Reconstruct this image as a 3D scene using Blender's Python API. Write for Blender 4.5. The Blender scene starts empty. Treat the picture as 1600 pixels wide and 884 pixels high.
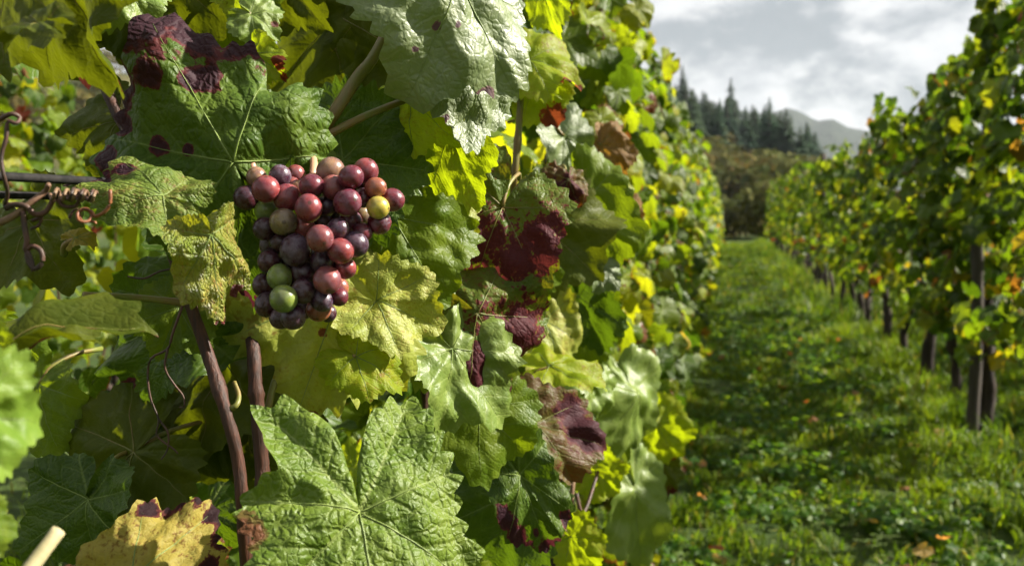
import bpy, math, random
import numpy as np
from mathutils import Vector, Matrix, noise as mnoise
rad = math.radians
random.seed(11); rng = np.random.default_rng(11)
SC = bpy.context.scene
COL = SC.collection

# ------------------------------------------------------------------ camera, sky, sun, exposure
F = 1537.0                       # focal length in pixels of the 1600 px wide photograph
YAW, PITCH, CAMH = rad(12.33), rad(-4.17), 1.30
cam = bpy.data.cameras.new('camera'); camo = bpy.data.objects.new('camera', cam); COL.objects.link(camo)
camo.location = (0, 0, CAMH); camo.rotation_euler = (rad(90) + PITCH, 0, YAW)
cam.sensor_width = 36; cam.lens = 36 * F / 1600; cam.clip_start = 0.02; cam.clip_end = 9000
cam.dof.use_dof = True; cam.dof.focus_distance = 0.62; cam.dof.aperture_fstop = 11; cam.dof.aperture_blades = 7
SC.camera = camo
CM = Matrix.Translation((0, 0, CAMH)) @ camo.rotation_euler.to_matrix().to_4x4()
CR = camo.rotation_euler.to_matrix()
CMI = CM.inverted()
def at(px, py, d):               # photo pixel + distance in front of the camera -> point in the place
    return CM @ Vector(((px - 800) / F * d, -(py - 442) / F * d, -d))
def to_px(p):
    c = CMI @ Vector(p)
    return (800 + F * c.x / -c.z, 442 - F * c.y / -c.z, -c.z) if c.z < -0.01 else (-9999, -9999, -1)

SUN_EL, SUN_AZ = rad(36), rad(20)           # azimuth from +X towards +Y
sun = bpy.data.lights.new('sun', 'SUN'); suno = bpy.data.objects.new('sun', sun); COL.objects.link(suno)
sun.energy = 5.0; sun.angle = rad(0.6); sun.color = (1.0, 0.93, 0.82)
sd = Vector((math.cos(SUN_EL) * math.cos(SUN_AZ), math.cos(SUN_EL) * math.sin(SUN_AZ), math.sin(SUN_EL)))
suno.rotation_euler = sd.to_track_quat('Z', 'Y').to_euler(); suno.location = sd * 50

SC.view_settings.view_transform = 'Standard'; SC.view_settings.look = 'None'
SC.view_settings.exposure = 1.6; SC.view_settings.gamma = 1.0
SC.render.engine = 'CYCLES'
cy = SC.cycles
cy.max_bounces = 5; cy.diffuse_bounces = 3; cy.glossy_bounces = 2; cy.transmission_bounces = 4
cy.volume_bounces = 0; cy.transparent_max_bounces = 4; cy.use_denoising = True; cy.use_adaptive_sampling = True; cy.use_light_tree = False; cy.adaptive_threshold = 0.025
cy.caustics_reflective = False; cy.caustics_refractive = False; cy.sample_clamp_indirect = 6

class NT:
    """tiny node helper"""
    def __init__(s, tree):
        s.t = tree; tree.nodes.clear()
    def n(s, typ, props=None, **inp):
        nd = s.t.nodes.new(typ)
        for k, v in (props or {}).items(): setattr(nd, k, v)
        for k, v in inp.items():
            key = int(k[1:]) if k[0] == 'i' and k[1:].isdigit() else k.replace('_', ' ')
            s.set(nd.inputs[key], v)
        return nd
    def set(s, sock, v):
        if isinstance(v, bpy.types.NodeSocket): s.t.links.new(v, sock)
        elif isinstance(v, bpy.types.Node): s.t.links.new(v.outputs[0], sock)
        else:
            if sock.type == 'RGBA' and len(v) == 3: v = (*v, 1)
            sock.default_value = v
    def m(s, op, a, b=0.0, clamp=False):
        nd = s.t.nodes.new('ShaderNodeMath'); nd.operation = op; nd.use_clamp = clamp
        s.set(nd.inputs[0], a); s.set(nd.inputs[1], b); return nd.outputs[0]
    def ss(s, x, lo, hi, a=0.0, b=1.0):
        nd = s.n('ShaderNodeMapRange', {'interpolation_type': 'SMOOTHSTEP'}, Value=x)
        for k, v in (('From Min', lo), ('From Max', hi), ('To Min', a), ('To Max', b)): s.set(nd.inputs[k], v)
        return nd.outputs[0]
    def mix(s, f, a, b, blend='MIX'):
        nd = s.n('ShaderNodeMix', {'data_type': 'RGBA', 'blend_type': blend})
        s.set(nd.inputs[0], f); s.set(nd.inputs[6], a); s.set(nd.inputs[7], b); return nd.outputs[2]
    def noise(s, scale, detail=3, vec=None, rough=0.5, w=None, dist=0.0):
        nd = s.n('ShaderNodeTexNoise', {'noise_dimensions': '4D' if w is not None else '3D'}, Scale=scale, Detail=detail, Roughness=rough, Distortion=dist)
        if vec is not None: s.set(nd.inputs['Vector'], vec)
        if w is not None: s.set(nd.inputs['W'], w)
        return nd.outputs[0]

# world: Nishita sky under broken cumulus and grey stratus, the same all round
W = bpy.data.worlds.new('World'); SC.world = W; W.use_nodes = True
w = NT(W.node_tree)
sky = w.n('ShaderNodeTexSky', {'sky_type': 'NISHITA', 'sun_disc': False, 'sun_elevation': SUN_EL, 'sun_rotation': rad(90) - SUN_AZ, 'air_density': 1.0, 'dust_density': 1.5})
tc = w.n('ShaderNodeTexCoord')
mp = w.n('ShaderNodeMapping', Vector=tc.outputs['Generated'], Location=(2.0, 4.83, 2.49), Scale=(1, 1, 1.7))
big = w.noise(5.5, 9, mp.outputs[0], 0.56, dist=0.25)
sml = w.noise(15.0, 8, mp.outputs[0], 0.55)
low = w.noise(1.9, 3, mp.outputs[0], 0.5)
cum = w.ss(w.m('ADD', w.m('MULTIPLY', big, 0.72), w.m('MULTIPLY', sml, 0.28)), 0.42, 0.535)
grey = w.mix(low, (2.5, 2.75, 2.85), (3.6, 3.82, 3.9))
cloud = w.mix(cum, grey, w.mix(w.ss(sml, 0.35, 0.6), (5.3, 5.4, 5.45), (6.6, 6.6, 6.5)))
skyc = w.mix(0.93, sky.outputs[0], cloud)
bg = w.n('ShaderNodeBackground', Color=skyc, Strength=0.05)
w.n('ShaderNodeOutputWorld', Surface=bg)

# ------------------------------------------------------------------ object helpers
def link(name, data, parent=None, **kw):
    o = bpy.data.objects.new(name, data); COL.objects.link(o)
    if parent is not None: o.parent = parent
    for k, v in kw.items(): o[k] = v
    return o
def empty(name, loc, label, cat, group=None):
    o = link(name, None, label=label, category=cat); o.location = loc; o.empty_display_size = 0.05
    if group: o['group'] = group
    return o
def setp(o, parent):             # parent keeping the world placement (parents are never rotated)
    o.parent = parent; o.matrix_parent_inverse = Matrix.Translation(-parent.location)
def mesh_np(name, V, loops, totals, mat, smooth=True, uvs=None, attrs=None, cols=None):
    me = bpy.data.meshes.new(name)
    V = np.asarray(V, np.float32); loops = np.asarray(loops, np.int32); totals = np.asarray(totals, np.int32)
    me.vertices.add(len(V)); me.vertices.foreach_set('co', V.ravel())
    me.loops.add(len(loops)); me.loops.foreach_set('vertex_index', loops)
    me.polygons.add(len(totals))
    st = np.concatenate(([0], np.cumsum(totals)[:-1])).astype(np.int32)
    me.polygons.foreach_set('loop_start', st); me.polygons.foreach_set('loop_total', totals)
    me.polygons.foreach_set('use_smooth', np.full(len(totals), smooth, bool))
    for un, ud in (uvs or {}).items():
        l = me.uv_layers.new(name=un); l.data.foreach_set('uv', np.asarray(ud, np.float32).ravel())
    for an, ad in (attrs or {}).items():
        a = me.attributes.new(an, 'FLOAT', 'POINT'); a.data.foreach_set('value', np.asarray(ad, np.float32))
    for an, ad in (cols or {}).items():
        a = me.attributes.new(an, 'FLOAT_COLOR', 'POINT'); a.data.foreach_set('color', np.asarray(ad, np.float32).ravel())
    if mat: me.materials.append(mat)
    me.update(calc_edges=True); me.validate()
    return me
def tube(pts, rads, sides=8, rough=0.0, cap=True):
    P = [Vector(p) for p in pts]; V = []; L = []; T = []
    up = Vector((0.31, 0.17, 0.93)); 
    for i, p in enumerate(P):
        t = (P[min(i + 1, len(P) - 1)] - P[max(i - 1, 0)]).normalized()
        a = t.cross(up)
        if a.length < 1e-3: a = t.cross(Vector((1, 0, 0)))
        a.normalize(); b = t.cross(a)
        for k in range(sides):
            an = 2 * math.pi * k / sides
            q = (a * math.cos(an) + b * math.sin(an))
            r = rads[i] * (1 + (rough * mnoise.noise(Vector((k * 1.7, i * 0.6, rads[0] * 900))) if rough else 0))
            V.append(p + q * r)
    for i in range(len(P) - 1):
        for k in range(sides):
            k2 = (k + 1) % sides
            L += [i * sides + k, i * sides + k2, (i + 1) * sides + k2, (i + 1) * sides + k]; T.append(4)
    if cap:
        L += list(range(sides - 1, -1, -1)); T.append(sides)
        L += [(len(P) - 1) * sides + k for k in range(sides)]; T.append(sides)
    return V, L, T
def smooth_path(pts, n):
    """Catmull-Rom through points"""
    P = [Vector(p) for p in pts]; P = [P[0] * 2 - P[1]] + P + [P[-1] * 2 - P[-2]]; out = []
    m = len(P) - 3
    for j in range(n + 1):
        u = j / n * m; i = min(int(u), m - 1); t = u - i
        a, b, c, d = P[i:i + 4]
        out.append(0.5 * ((2 * b) + (c - a) * t + (2 * a - 5 * b + 4 * c - d) * t * t + (3 * b - a - 3 * c + d) * t ** 3))
    return out
def tube_obj(name, pts, r0, r1, mat, parent=None, n=24, sides=8, rough=0.0, nodes=()):
    P = smooth_path(pts, n)
    R = [r0 + (r1 - r0) * i / n for i in range(n + 1)]
    for (f, k) in nodes:
        for i in range(n + 1):
            R[i] *= 1 + k * math.exp(-((i / n - f) * n / 0.9) ** 2)
    V, L, T = tube(P, R, sides, rough)
    o = link(name, mesh_np(name, V, L, T, mat))
    if parent is not None: setp(o, parent)
    return o

# ------------------------------------------------------------------ materials
MATS = {}
def newmat(name):
    m = bpy.data.materials.new(name); m.use_nodes = True; return m, NT(m.node_tree)

def leaf_material(name, c1, c2, vein=(0.30, 0.36, 0.10), trans=(0.30, 0.42, 0.02), tw=0.38, rough=0.46, spec=0.2,
                  quilt=1.0, blot=((0.10, 0.015, 0.02), (0.02, 0.006, 0.012)), speck=None, source='MAT', vstr=0.6, coat=0.0, mott=1.3):
    """source MAT: fixed colours; OBJ: object colour; ATT: 'Col' attribute"""
    m, t = newmat(name)
    uv = t.n('ShaderNodeUVMap', {'uv_map': 'leaf'}).outputs[0]
    oi = t.n('ShaderNodeObjectInfo')
    rnd = t.m('MULTIPLY', oi.outputs['Random'], 37.0)
    n1 = t.noise(2.6, 4, uv, 0.6, w=rnd); n2 = t.noise(14, 3, uv, 0.6, w=rnd)
    if source == 'MAT':
        base = t.mix(t.ss(n1, 0.35, 0.65), c1, c2); tcol = trans
    else:
        col = oi.outputs['Color'] if source == 'OBJ' else t.n('ShaderNodeAttribute', {'attribute_name': 'Col'}).outputs['Color']
        base = t.mix(t.ss(n1, 0.3, 0.7), t.mix(0.75, col, (0.6, 0.68, 0.5), 'MULTIPLY'), col)
        tcol = t.mix(1.0, col, (2.6, 2.3, 0.7), 'MULTIPLY')
    base = t.mix(t.m('MULTIPLY', t.ss(n2, 0.45, 0.75), 0.22), base, t.mix(1.0, base, (1.5, 1.3, 0.8), 'MULTIPLY'))
    out = t.n('ShaderNodeOutputMaterial')
    if source != 'ATT':
        sec = t.n('ShaderNodeUVMap', {'uv_map': 'sec'}).outputs[0]
        wob = t.noise(7, 2, uv, 0.5)
        sp = t.n('ShaderNodeSeparateXYZ', Vector=sec)
        u, v = sp.outputs[0], t.m('ABSOLUTE', sp.outputs[1])
        wdt = t.m('MULTIPLY', t.m('SUBTRACT', 1.12, u), 0.017)
        mainv = t.ss(t.m('DIVIDE', v, wdt), 0.5, 1.05, 1, 0)
        tt = t.m('MULTIPLY', t.m('ADD', t.m('SUBTRACT', u, t.m('MULTIPLY', v, 0.85)), t.m('MULTIPLY', wob, 0.10)), 7.0)
        sdist = t.m('ABSOLUTE', t.m('SUBTRACT', t.m('FRACT', tt), 0.5))
        secv = t.ss(sdist, 0.025, 0.10, 1, 0)
        wv = t.n('ShaderNodeVectorMath', {'operation': 'ADD'}, i0=uv)
        t.set(wv.inputs[1], t.n('ShaderNodeCombineXYZ', X=t.m('MULTIPLY', wob, 0.06), Y=t.m('MULTIPLY', n2, 0.03)).outputs[0])
        if source == 'MAT':
          vor = t.n('ShaderNodeTexVoronoi', {'feature': 'DISTANCE_TO_EDGE'}, Vector=wv.outputs[0], Scale=17.0, Randomness=0.85)
          vor2 = t.n('ShaderNodeTexVoronoi', {'feature': 'DISTANCE_TO_EDGE'}, Vector=wv.outputs[0], Scale=40.0, Randomness=0.9)
          net = t.ss(vor.outputs['Distance'], 0.0, 0.09, 1, 0)
        veinm = t.m('MAXIMUM', mainv, t.m('MULTIPLY', secv, 0.5))
        if source == 'MAT': veinm = t.m('MAXIMUM', veinm, t.m('MULTIPLY', net, 0.25))
        base = t.mix(t.m('MULTIPLY', veinm, vstr), base, vein)
        h = t.m('MULTIPLY', t.ss(sdist, 0.0, 0.22), 0.9)
        if source == 'MAT':
            h = t.m('ADD', h, t.m('MULTIPLY', t.ss(vor.outputs['Distance'], 0, 0.26), 0.8))
            h = t.m('ADD', h, t.m('MULTIPLY', t.ss(vor2.outputs['Distance'], 0, 0.3), 0.2))
        h = t.m('ADD', h, t.m('MULTIPLY', t.ss(v, 0.0, 0.05), 0.7))
        h = t.m('ADD', h, t.m('MULTIPLY', n2, 0.3))
        bump = t.n('ShaderNodeBump', Strength=min(1.0, 0.75 * quilt), Distance=0.0018 * max(quilt, 0.45), Height=h)
        if source == 'MAT':
            at_ = t.n('ShaderNodeAttribute', {'attribute_name': 'blotch'}).outputs['Fac']
            nb = t.noise(7.5 if mott < 2 else 15, 5, uv, 0.62, w=rnd)
            bl = t.m('ADD', at_, t.m('MULTIPLY', t.m('SUBTRACT', nb, 0.5), mott))
            b1 = t.ss(bl, 0.44, 0.50); b2 = t.ss(bl, 0.52, 0.66)
            if speck:
                sk = t.ss(t.m('ADD', t.noise(22, 4, uv, 0.65, w=rnd), t.m('MULTIPLY', n1, 0.5)), 0.80, 0.92)
                base = t.mix(t.m('MULTIPLY', sk, 0.85), base, speck)
            base = t.mix(b1, base, blot[0]); base = t.mix(b2, base, blot[1])
            tcol = t.mix(b1, tcol, blot[0]) if not isinstance(tcol, tuple) else t.mix(t.m('MAXIMUM', b1, t.m('MULTIPLY', veinm, 0.35)), tcol, t.mix(b1, tuple(0.6 * q for q in tcol), blot[0]))
        else:
            edge = t.n('ShaderNodeAttribute', {'attribute_name': 'edge'}).outputs['Fac']
            nb = t.noise(4.0, 4, uv, 0.6, w=rnd)
            bl = t.m('ADD', t.m('ADD', t.m('MULTIPLY', edge, 0.35), nb), t.m('MULTIPLY', oi.outputs['Alpha'], 0.35))
            b1 = t.ss(bl, 1.02, 1.12)
            base = t.mix(b1, base, (0.14, 0.055, 0.02)); tcol = t.mix(b1, tcol, (0.2, 0.06, 0.01))
    else:
        bump = t.n('ShaderNodeBump', Strength=0.5, Distance=0.003, Height=t.noise(60, 2, t.n('ShaderNodeTexCoord').outputs['Object']))
    if source == 'MAT': rough = t.m('ADD', rough, t.m('MULTIPLY', b1, 0.16))
    ro = t.m('ADD', rough, t.m('MULTIPLY', t.m('SUBTRACT', n2, 0.5), 0.25))
    p = t.n('ShaderNodeBsdfPrincipled', Base_Color=base, Roughness=ro, Normal=bump)
    p.inputs['Specular IOR Level'].default_value = spec
    p.inputs['Coat Weight'].default_value = coat; p.inputs['Coat Roughness'].default_value = 0.3
    tr = t.n('ShaderNodeBsdfTranslucent', Color=tcol, Normal=bump)
    mx = t.n('ShaderNodeMixShader', i0=tw, i1=p, i2=tr)
    t.set(out.inputs[0], mx)
    MATS[name] = m
    return m

BLK = ((0.10, 0.016, 0.022), (0.030, 0.010, 0.017))
RED = ((0.20, 0.035, 0.035), (0.10, 0.015, 0.025))
leaf_material('deep', (0.030, 0.066, 0.005), (0.062, 0.105, 0.008), trans=(0.12, 0.20, 0.005), tw=0.30, blot=BLK, vein=(0.16, 0.22, 0.04), quilt=0.6, spec=0.28)
leaf_material('spotted', (0.040, 0.082, 0.007), (0.080, 0.125, 0.013), trans=(0.14, 0.22, 0.006), tw=0.28, blot=((0.10, 0.022, 0.022), (0.036, 0.013, 0.019)), vein=(0.15, 0.21, 0.04), quilt=0.8, spec=0.2, rough=.5)
leaf_material('spotpale', (0.075, 0.125, 0.014), (0.15, 0.19, 0.028), trans=(0.22, 0.30, 0.010), tw=0.3, blot=BLK, vein=(0.24, 0.28, 0.08), quilt=0.7, spec=0.25, rough=.48, speck=(.16, .09, .03))
leaf_material('mid', (0.065, 0.115, 0.007), (0.11, 0.155, 0.010), trans=(0.26, 0.35, 0.006), tw=0.40, blot=BLK, quilt=0.45, vein=(0.18, 0.23, 0.04))
leaf_material('rugose', (0.075, 0.128, 0.012), (0.125, 0.178, 0.022), trans=(0.20, 0.30, 0.008), tw=0.26, quilt=0.8, rough=0.48, spec=0.28, blot=((0.11, 0.08, 0.015), (0.13, 0.05, 0.02)), vein=(0.24, 0.29, 0.09))
leaf_material('glare', (0.105, 0.145, 0.05), (0.15, 0.19, 0.07), trans=(0.22, 0.30, 0.02), tw=0.22, rough=0.52, spec=0.8, quilt=0.5, blot=((0.11, 0.045, 0.04), (0.055, 0.016, 0.025)), vein=(0.09, 0.13, 0.04))
leaf_material('pale', (0.12, 0.185, 0.03), (0.165, 0.225, 0.045), trans=(0.28, 0.36, 0.015), tw=0.32, rough=0.46, spec=0.4, quilt=0.32, blot=((0.2, 0.12, 0.03), (0.10, 0.02, 0.02)))
leaf_material('smooth', (0.11, 0.19, 0.022), (0.15, 0.23, 0.03), trans=(0.28, 0.38, 0.012), tw=0.32, rough=0.45, quilt=0.2, vstr=.3)
leaf_material('olive', (0.055, 0.078, 0.005), (0.09, 0.105, 0.008), trans=(0.125, 0.145, 0.003), tw=0.42, rough=0.5, quilt=0.35, blot=((0.09, 0.018, 0.012), (0.03, 0.008, 0.008)), vstr=0.4, vein=(0.15, 0.18, 0.03))
leaf_material('yellow', (0.18, 0.25, 0.009), (0.27, 0.30, 0.012), trans=(0.44, 0.54, 0.006), tw=0.5, rough=0.5, quilt=0.4, blot=((0.24, 0.05, 0.012), (0.11, 0.022, 0.012)), vein=(0.30, 0.34, 0.04), speck=(0.18, 0.08, 0.012))
leaf_material('blister', (0.16, 0.22, 0.022), (0.32, 0.30, 0.05), trans=(0.40, 0.40, 0.015), tw=0.32, rough=0.40, spec=0.45, quilt=1.1, blot=((0.20, 0.032, 0.025), (0.07, 0.010, 0.016)), speck=(0.24, 0.08, 0.035), vein=(0.32, 0.34, 0.10))
leaf_material('palegold', (0.22, 0.265, 0.035), (0.34, 0.35, 0.07), trans=(0.48, 0.48, 0.014), tw=0.34, rough=0.5, spec=0.3, quilt=0.45, blot=((0.22, 0.09, 0.03), (0.12, 0.026, 0.02)), speck=(0.20, 0.13, 0.025), vein=(0.30, 0.33, 0.09))
leaf_material('gold', (0.26, 0.21, 0.035), (0.31, 0.25, 0.055), trans=(0.45, 0.36, 0.015), tw=0.35, rough=0.6, quilt=0.4, blot=((0.09, 0.02, 0.015), (0.018, 0.006, 0.008)), speck=(0.11, 0.035, 0.012), vein=(0.3, 0.28, 0.08))
leaf_material('redgreen', (0.055, 0.100, 0.008), (0.10, 0.13, 0.015), trans=(0.24, 0.22, 0.008), tw=0.32, rough=0.5, quilt=0.6, blot=((0.14, 0.024, 0.02), (0.06, 0.010, 0.014)), speck=(0.13, 0.03, 0.02), vein=(0.10, 0.14, 0.03), vstr=.75, mott=2.4)
leaf_material('red', (0.085, 0.040, 0.016), (0.085, 0.085, 0.014), trans=(0.34, 0.10, 0.01), tw=0.28, rough=0.5, spec=0.22, quilt=0.5, blot=((0.085, 0.020, 0.018), (0.045, 0.010, 0.015)), vein=(0.10, 0.13, 0.03), speck=(0.11, 0.018, 0.016), vstr=.8)
leaf_material('brown', (0.15, 0.085, 0.026), (0.21, 0.13, 0.045), trans=(0.4, 0.2, 0.02), tw=0.32, rough=0.6, quilt=0.6, blot=((0.14, 0.05, 0.015), (0.07, 0.022, 0.01)), vein=(0.08, 0.045, 0.015), speck=(0.08, 0.03, 0.01))
leaf_material('row_leaf', None, None, source='OBJ', tw=0.44, rough=0.42, quilt=0.8)
leaf_material('row_foliage', None, None, source='ATT', tw=0.44, rough=0.45)

def simple(name, c1, c2, scale, rough=0.7, stretch=(1, 1, 1), bump=0.4, dist=0.002, spec=0.4, detail=5, coord='Object'):
    m, t = newmat(name)
    tcx = t.n('ShaderNodeTexCoord')
    mpx = t.n('ShaderNodeMapping', Vector=tcx.outputs[coord], Scale=stretch)
    a = t.noise(scale, detail, mpx.outputs[0], 0.6)
    b = t.n('ShaderNodeBump', Strength=bump, Distance=dist, Height=a)
    p = t.n('ShaderNodeBsdfPrincipled', Base_Color=t.mix(t.ss(a, 0.35, 0.65), c1, c2), Roughness=rough, Normal=b)
    p.inputs['Specular IOR Level'].default_value = spec
    t.n('ShaderNodeOutputMaterial', Surface=p); MATS[name] = m; return m
simple('bark', (0.018, 0.012, 0.009), (0.05, 0.035, 0.025), 40, 0.9, (1, 1, 0.15), 0.9, 0.012)
simple('cane', (0.024, 0.008, 0.003), (0.065, 0.020, 0.008), 420, 0.6, (1, 1, 0.05), 0.8, 0.0012)
simple('stalk', (0.10, 0.11, 0.016), (0.15, 0.09, 0.025), 60, 0.45, (1, 1, 0.3), 0.25, 0.0006)
simple('petiole', (0.13, 0.15, 0.025), (0.18, 0.12, 0.035), 50, 0.5, (1, 1, 1), 0.2, 0.0004)
simple('peduncle', (0.42, 0.26, 0.14), (0.48, 0.24, 0.16), 90, 0.5, (1, 1, 0.3), 0.2, 0.0004)
simple('veins', (0.12, 0.18, 0.03), (0.16, 0.21, 0.045), 60, 0.5, (1, 1, 1), 0.2, 0.0004)
simple('tendril', (0.035, 0.022, 0.015), (0.08, 0.035, 0.02), 90, 0.6, (1, 1, 1), 0.3, 0.0005)
simple('tendril_rust', (0.22, 0.085, 0.03), (0.15, 0.05, 0.02), 90, 0.5, (1, 1, 1), 0.3, 0.0005)
simple('tendril_tan', (0.19, 0.12, 0.06), (0.12, 0.06, 0.035), 90, 0.6, (1, 1, 1), 0.3, 0.0005)
simple('wire', (0.010, 0.010, 0.010), (0.025, 0.023, 0.022), 200, 0.8, (1, 1, 1), 0.2, 0.0003, spec=0.15)
simple('post', (0.03, 0.024, 0.018), (0.06, 0.048, 0.036), 22, 0.85, (1, 1, 0.12), 0.7, 0.006)
simple('pith', (0.28, 0.25, 0.12), (0.36, 0.31, 0.17), 60, 0.7)

# ------------------------------------------------------------------ the vine leaf
CTRL = [(0, 1.0), (9, .93), (17, .84), (26, .77), (36, .82), (46, .88), (52, .90), (60, .85), (70, .75), (80, .69), (90, .70), (100, .73),
        (108, .74), (120, .69), (132, .62), (145, .585), (157, .53), (167, .40), (174, .20), (180, .05)]
VEINS = [(0, 1.0), (51, .88), (-51, .88), (106, .70), (-106, .70), (148, .50), (-148, .50)]
def outline(th, seed, base=1.0, sinus=1.0, teeth=34, tooth=0.10, notch=()):
    r = random.Random(seed)
    x = np.array([c[0] for c in CTRL], float); y = np.array([c[1] for c in CTRL], float)
    y = np.where((x > 15) & (x < 38) | (x > 68) & (x < 92), y * (2 - sinus) if sinus <= 1 else y * (2 - sinus), y)
    y = np.where(x > 112, y * (1 + (base - 1) * np.clip((x - 112) / 30, 0, 1)), y)
    a = np.abs(np.degrees(th)); R = np.interp(a, x, y)
    for (nc, nd, nw) in notch: R = R * (1 - nd * np.exp(-((np.degrees(th) - nc) / nw) ** 2))
    left = np.degrees(th) < 0
    ph1, ph2 = r.random() * 6, r.random() * 6
    R = R * (1 + 0.05 * np.sin(2 * th + ph1) + 0.035 * np.sin(5 * th + ph2))
    tt = (th + math.pi) / (2 * math.pi) * teeth + 0.35 * np.sin(3 * th + ph1)
    f = tt - np.floor(tt); k = np.floor(tt).astype(int)
    amp = np.array([0.6 + 0.8 * r.random() for _ in range(teeth + 3)])[np.clip(k, 0, teeth + 2)]
    f = np.where(left, 1 - f, f)
    saw = np.where(f < 0.62, f / 0.62, (1 - f) / 0.38)
    fade = np.clip((176 - a) / 14, 0, 1)
    return R * (1 + tooth * amp * (saw - 0.55) * fade)

def leaf_arrays(na, nr, seed, L=1.0, wf=1.0, cup=0.1, fold=0.15, pleat=0.08, ruffle=0.05, bendy=0.0, bendx=0.0, twist=0.0, curl=0.0,
                base=1.0, sinus=1.0, teeth=34, tooth=0.10, crumple=0.03, blotches=(), edgeb=0.0, notch=()):
    r = random.Random(seed * 7 + 1)
    th = np.linspace(-math.pi, math.pi, na, endpoint=False) + 1e-4
    R = outline(th, seed, base, sinus, teeth, tooth, notch)
    s = (np.arange(1, nr + 1) / nr) ** 0.92
    X = np.concatenate([[0.0], (s[:, None] * (R * np.sin(th))[None]).ravel()])
    Y = np.concatenate([[0.0], (s[:, None] * (R * np.cos(th))[None]).ravel()])
    TH = np.concatenate([[0.0], np.tile(th, nr)]); S = np.concatenate([[0.0], np.repeat(s, na)])
    x2, y2 = X * wf, Y.copy()
    ox, oy, oz = r.random() * 50, r.random() * 50, r.random() * 50
    deg = np.degrees(TH); rr = np.hypot(X, Y)
    dv = np.min(np.stack([np.abs((deg - v[0] + 180) % 360 - 180) for v in VEINS]), 0)
    perp = rr * np.sin(np.radians(np.clip(dv, 0, 60)))
    P = dict(ox=ox, oy=oy, oz=oz, wf=wf, cup=cup, fold=fold, pleat=pleat, ruffle=ruffle, bendy=bendy, bendx=bendx, twist=twist, curl=curl, crumple=crumple,
             k1=r.choice([3, 4, 5]), p1=r.random() * 6, k2=r.choice([7, 8, 9, 11]), p2=r.random() * 6)
    V = deform(x2, y2, TH, S, perp, P) * L
    loops, tot, sec = [], [], []
    va = np.array([v[0] for v in VEINS])
    def seccoord(fd, idx):
        v = va[np.argmin(np.abs((fd - va + 180) % 360 - 180))]
        c, sn = math.cos(math.radians(v)), math.sin(math.radians(v))
        return [(X[i] * sn + Y[i] * c, X[i] * c - Y[i] * sn) for i in idx]
    for k in range(na):
        k2 = (k + 1) % na
        fd = math.degrees(th[k]) + 180.0 / na
        idx = [0, 1 + k2, 1 + k]
        loops += idx; tot.append(3); sec += seccoord(fd, idx)
        for j in range(nr - 1):
            a = 1 + j * na
            idx = [a + k, a + k2, a + na + k2, a + na + k]
            loops += idx; tot.append(4); sec += seccoord(fd, idx)
    loops = np.array(loops)
    uv = np.stack([X, Y], 1)[loops]
    bl = np.zeros(len(X))
    for (bx, by, br) in blotches:
        bl = np.maximum(bl, 1.05 - 0.6 * np.hypot(X - bx, Y - by) / br)
    if edgeb: bl = np.maximum(bl, np.clip((S - (1 - edgeb)) / edgeb, 0, 1) * 0.62)
    return V, loops, np.array(tot), uv, np.array(sec), np.clip(bl, 0, 1), S, P
def deform(x, y, TH, S, perp, P):
    x = np.asarray(x, float); y = np.asarray(y, float)
    r2 = x * x + y * y
    z = -P['cup'] * r2 + P['fold'] * np.abs(x) + P['pleat'] * perp
    z = z + P['ruffle'] * S ** 2 * (np.sin(P['k1'] * TH + P['p1']) + 0.55 * np.sin(P['k2'] * TH + P['p2']))
    if P['curl']: z = z - P['curl'] * np.clip(S - 0.62, 0, 1) ** 2 * 4
    if P['crumple']:
        z = z + P['crumple'] * np.array([mnoise.noise(Vector((a * 3.2 + P['ox'], b * 3.2 + P['oy'], P['oz']))) + 0.45 * mnoise.noise(Vector((a * 8 + P['ox'], b * 8 + P['oy'], P['oz']))) for a, b in zip(x, y)])
    if abs(P['bendy']) > 1e-3:
        k = P['bendy']; a = k * y; rr = 1 / k - 0
        y, z = np.sin(a) / k + z * np.sin(a), -(1 - np.cos(a)) / k + z * np.cos(a)
    if abs(P['bendx']) > 1e-3:
        k = P['bendx']; a = k * x
        x, z = np.sin(a) / k + z * np.sin(a), -(1 - np.cos(a)) / k + z * np.cos(a)
    if abs(P['twist']) > 1e-3:
        a = P['twist'] * y
        x, z = x * np.cos(a) - z * np.sin(a), x * np.sin(a) + z * np.cos(a)
    return np.stack([x, y, z], 1)
def leaf_mesh(name, mat, na, nr, seed, **kw):
    V, lo, to, uv, sec, bl, S, P = leaf_arrays(na, nr, seed, **kw)
    return mesh_np(name, V, lo, to, mat, True, {'leaf': uv, 'sec': sec}, {'blotch': bl, 'edge': S ** 3}), P

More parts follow.
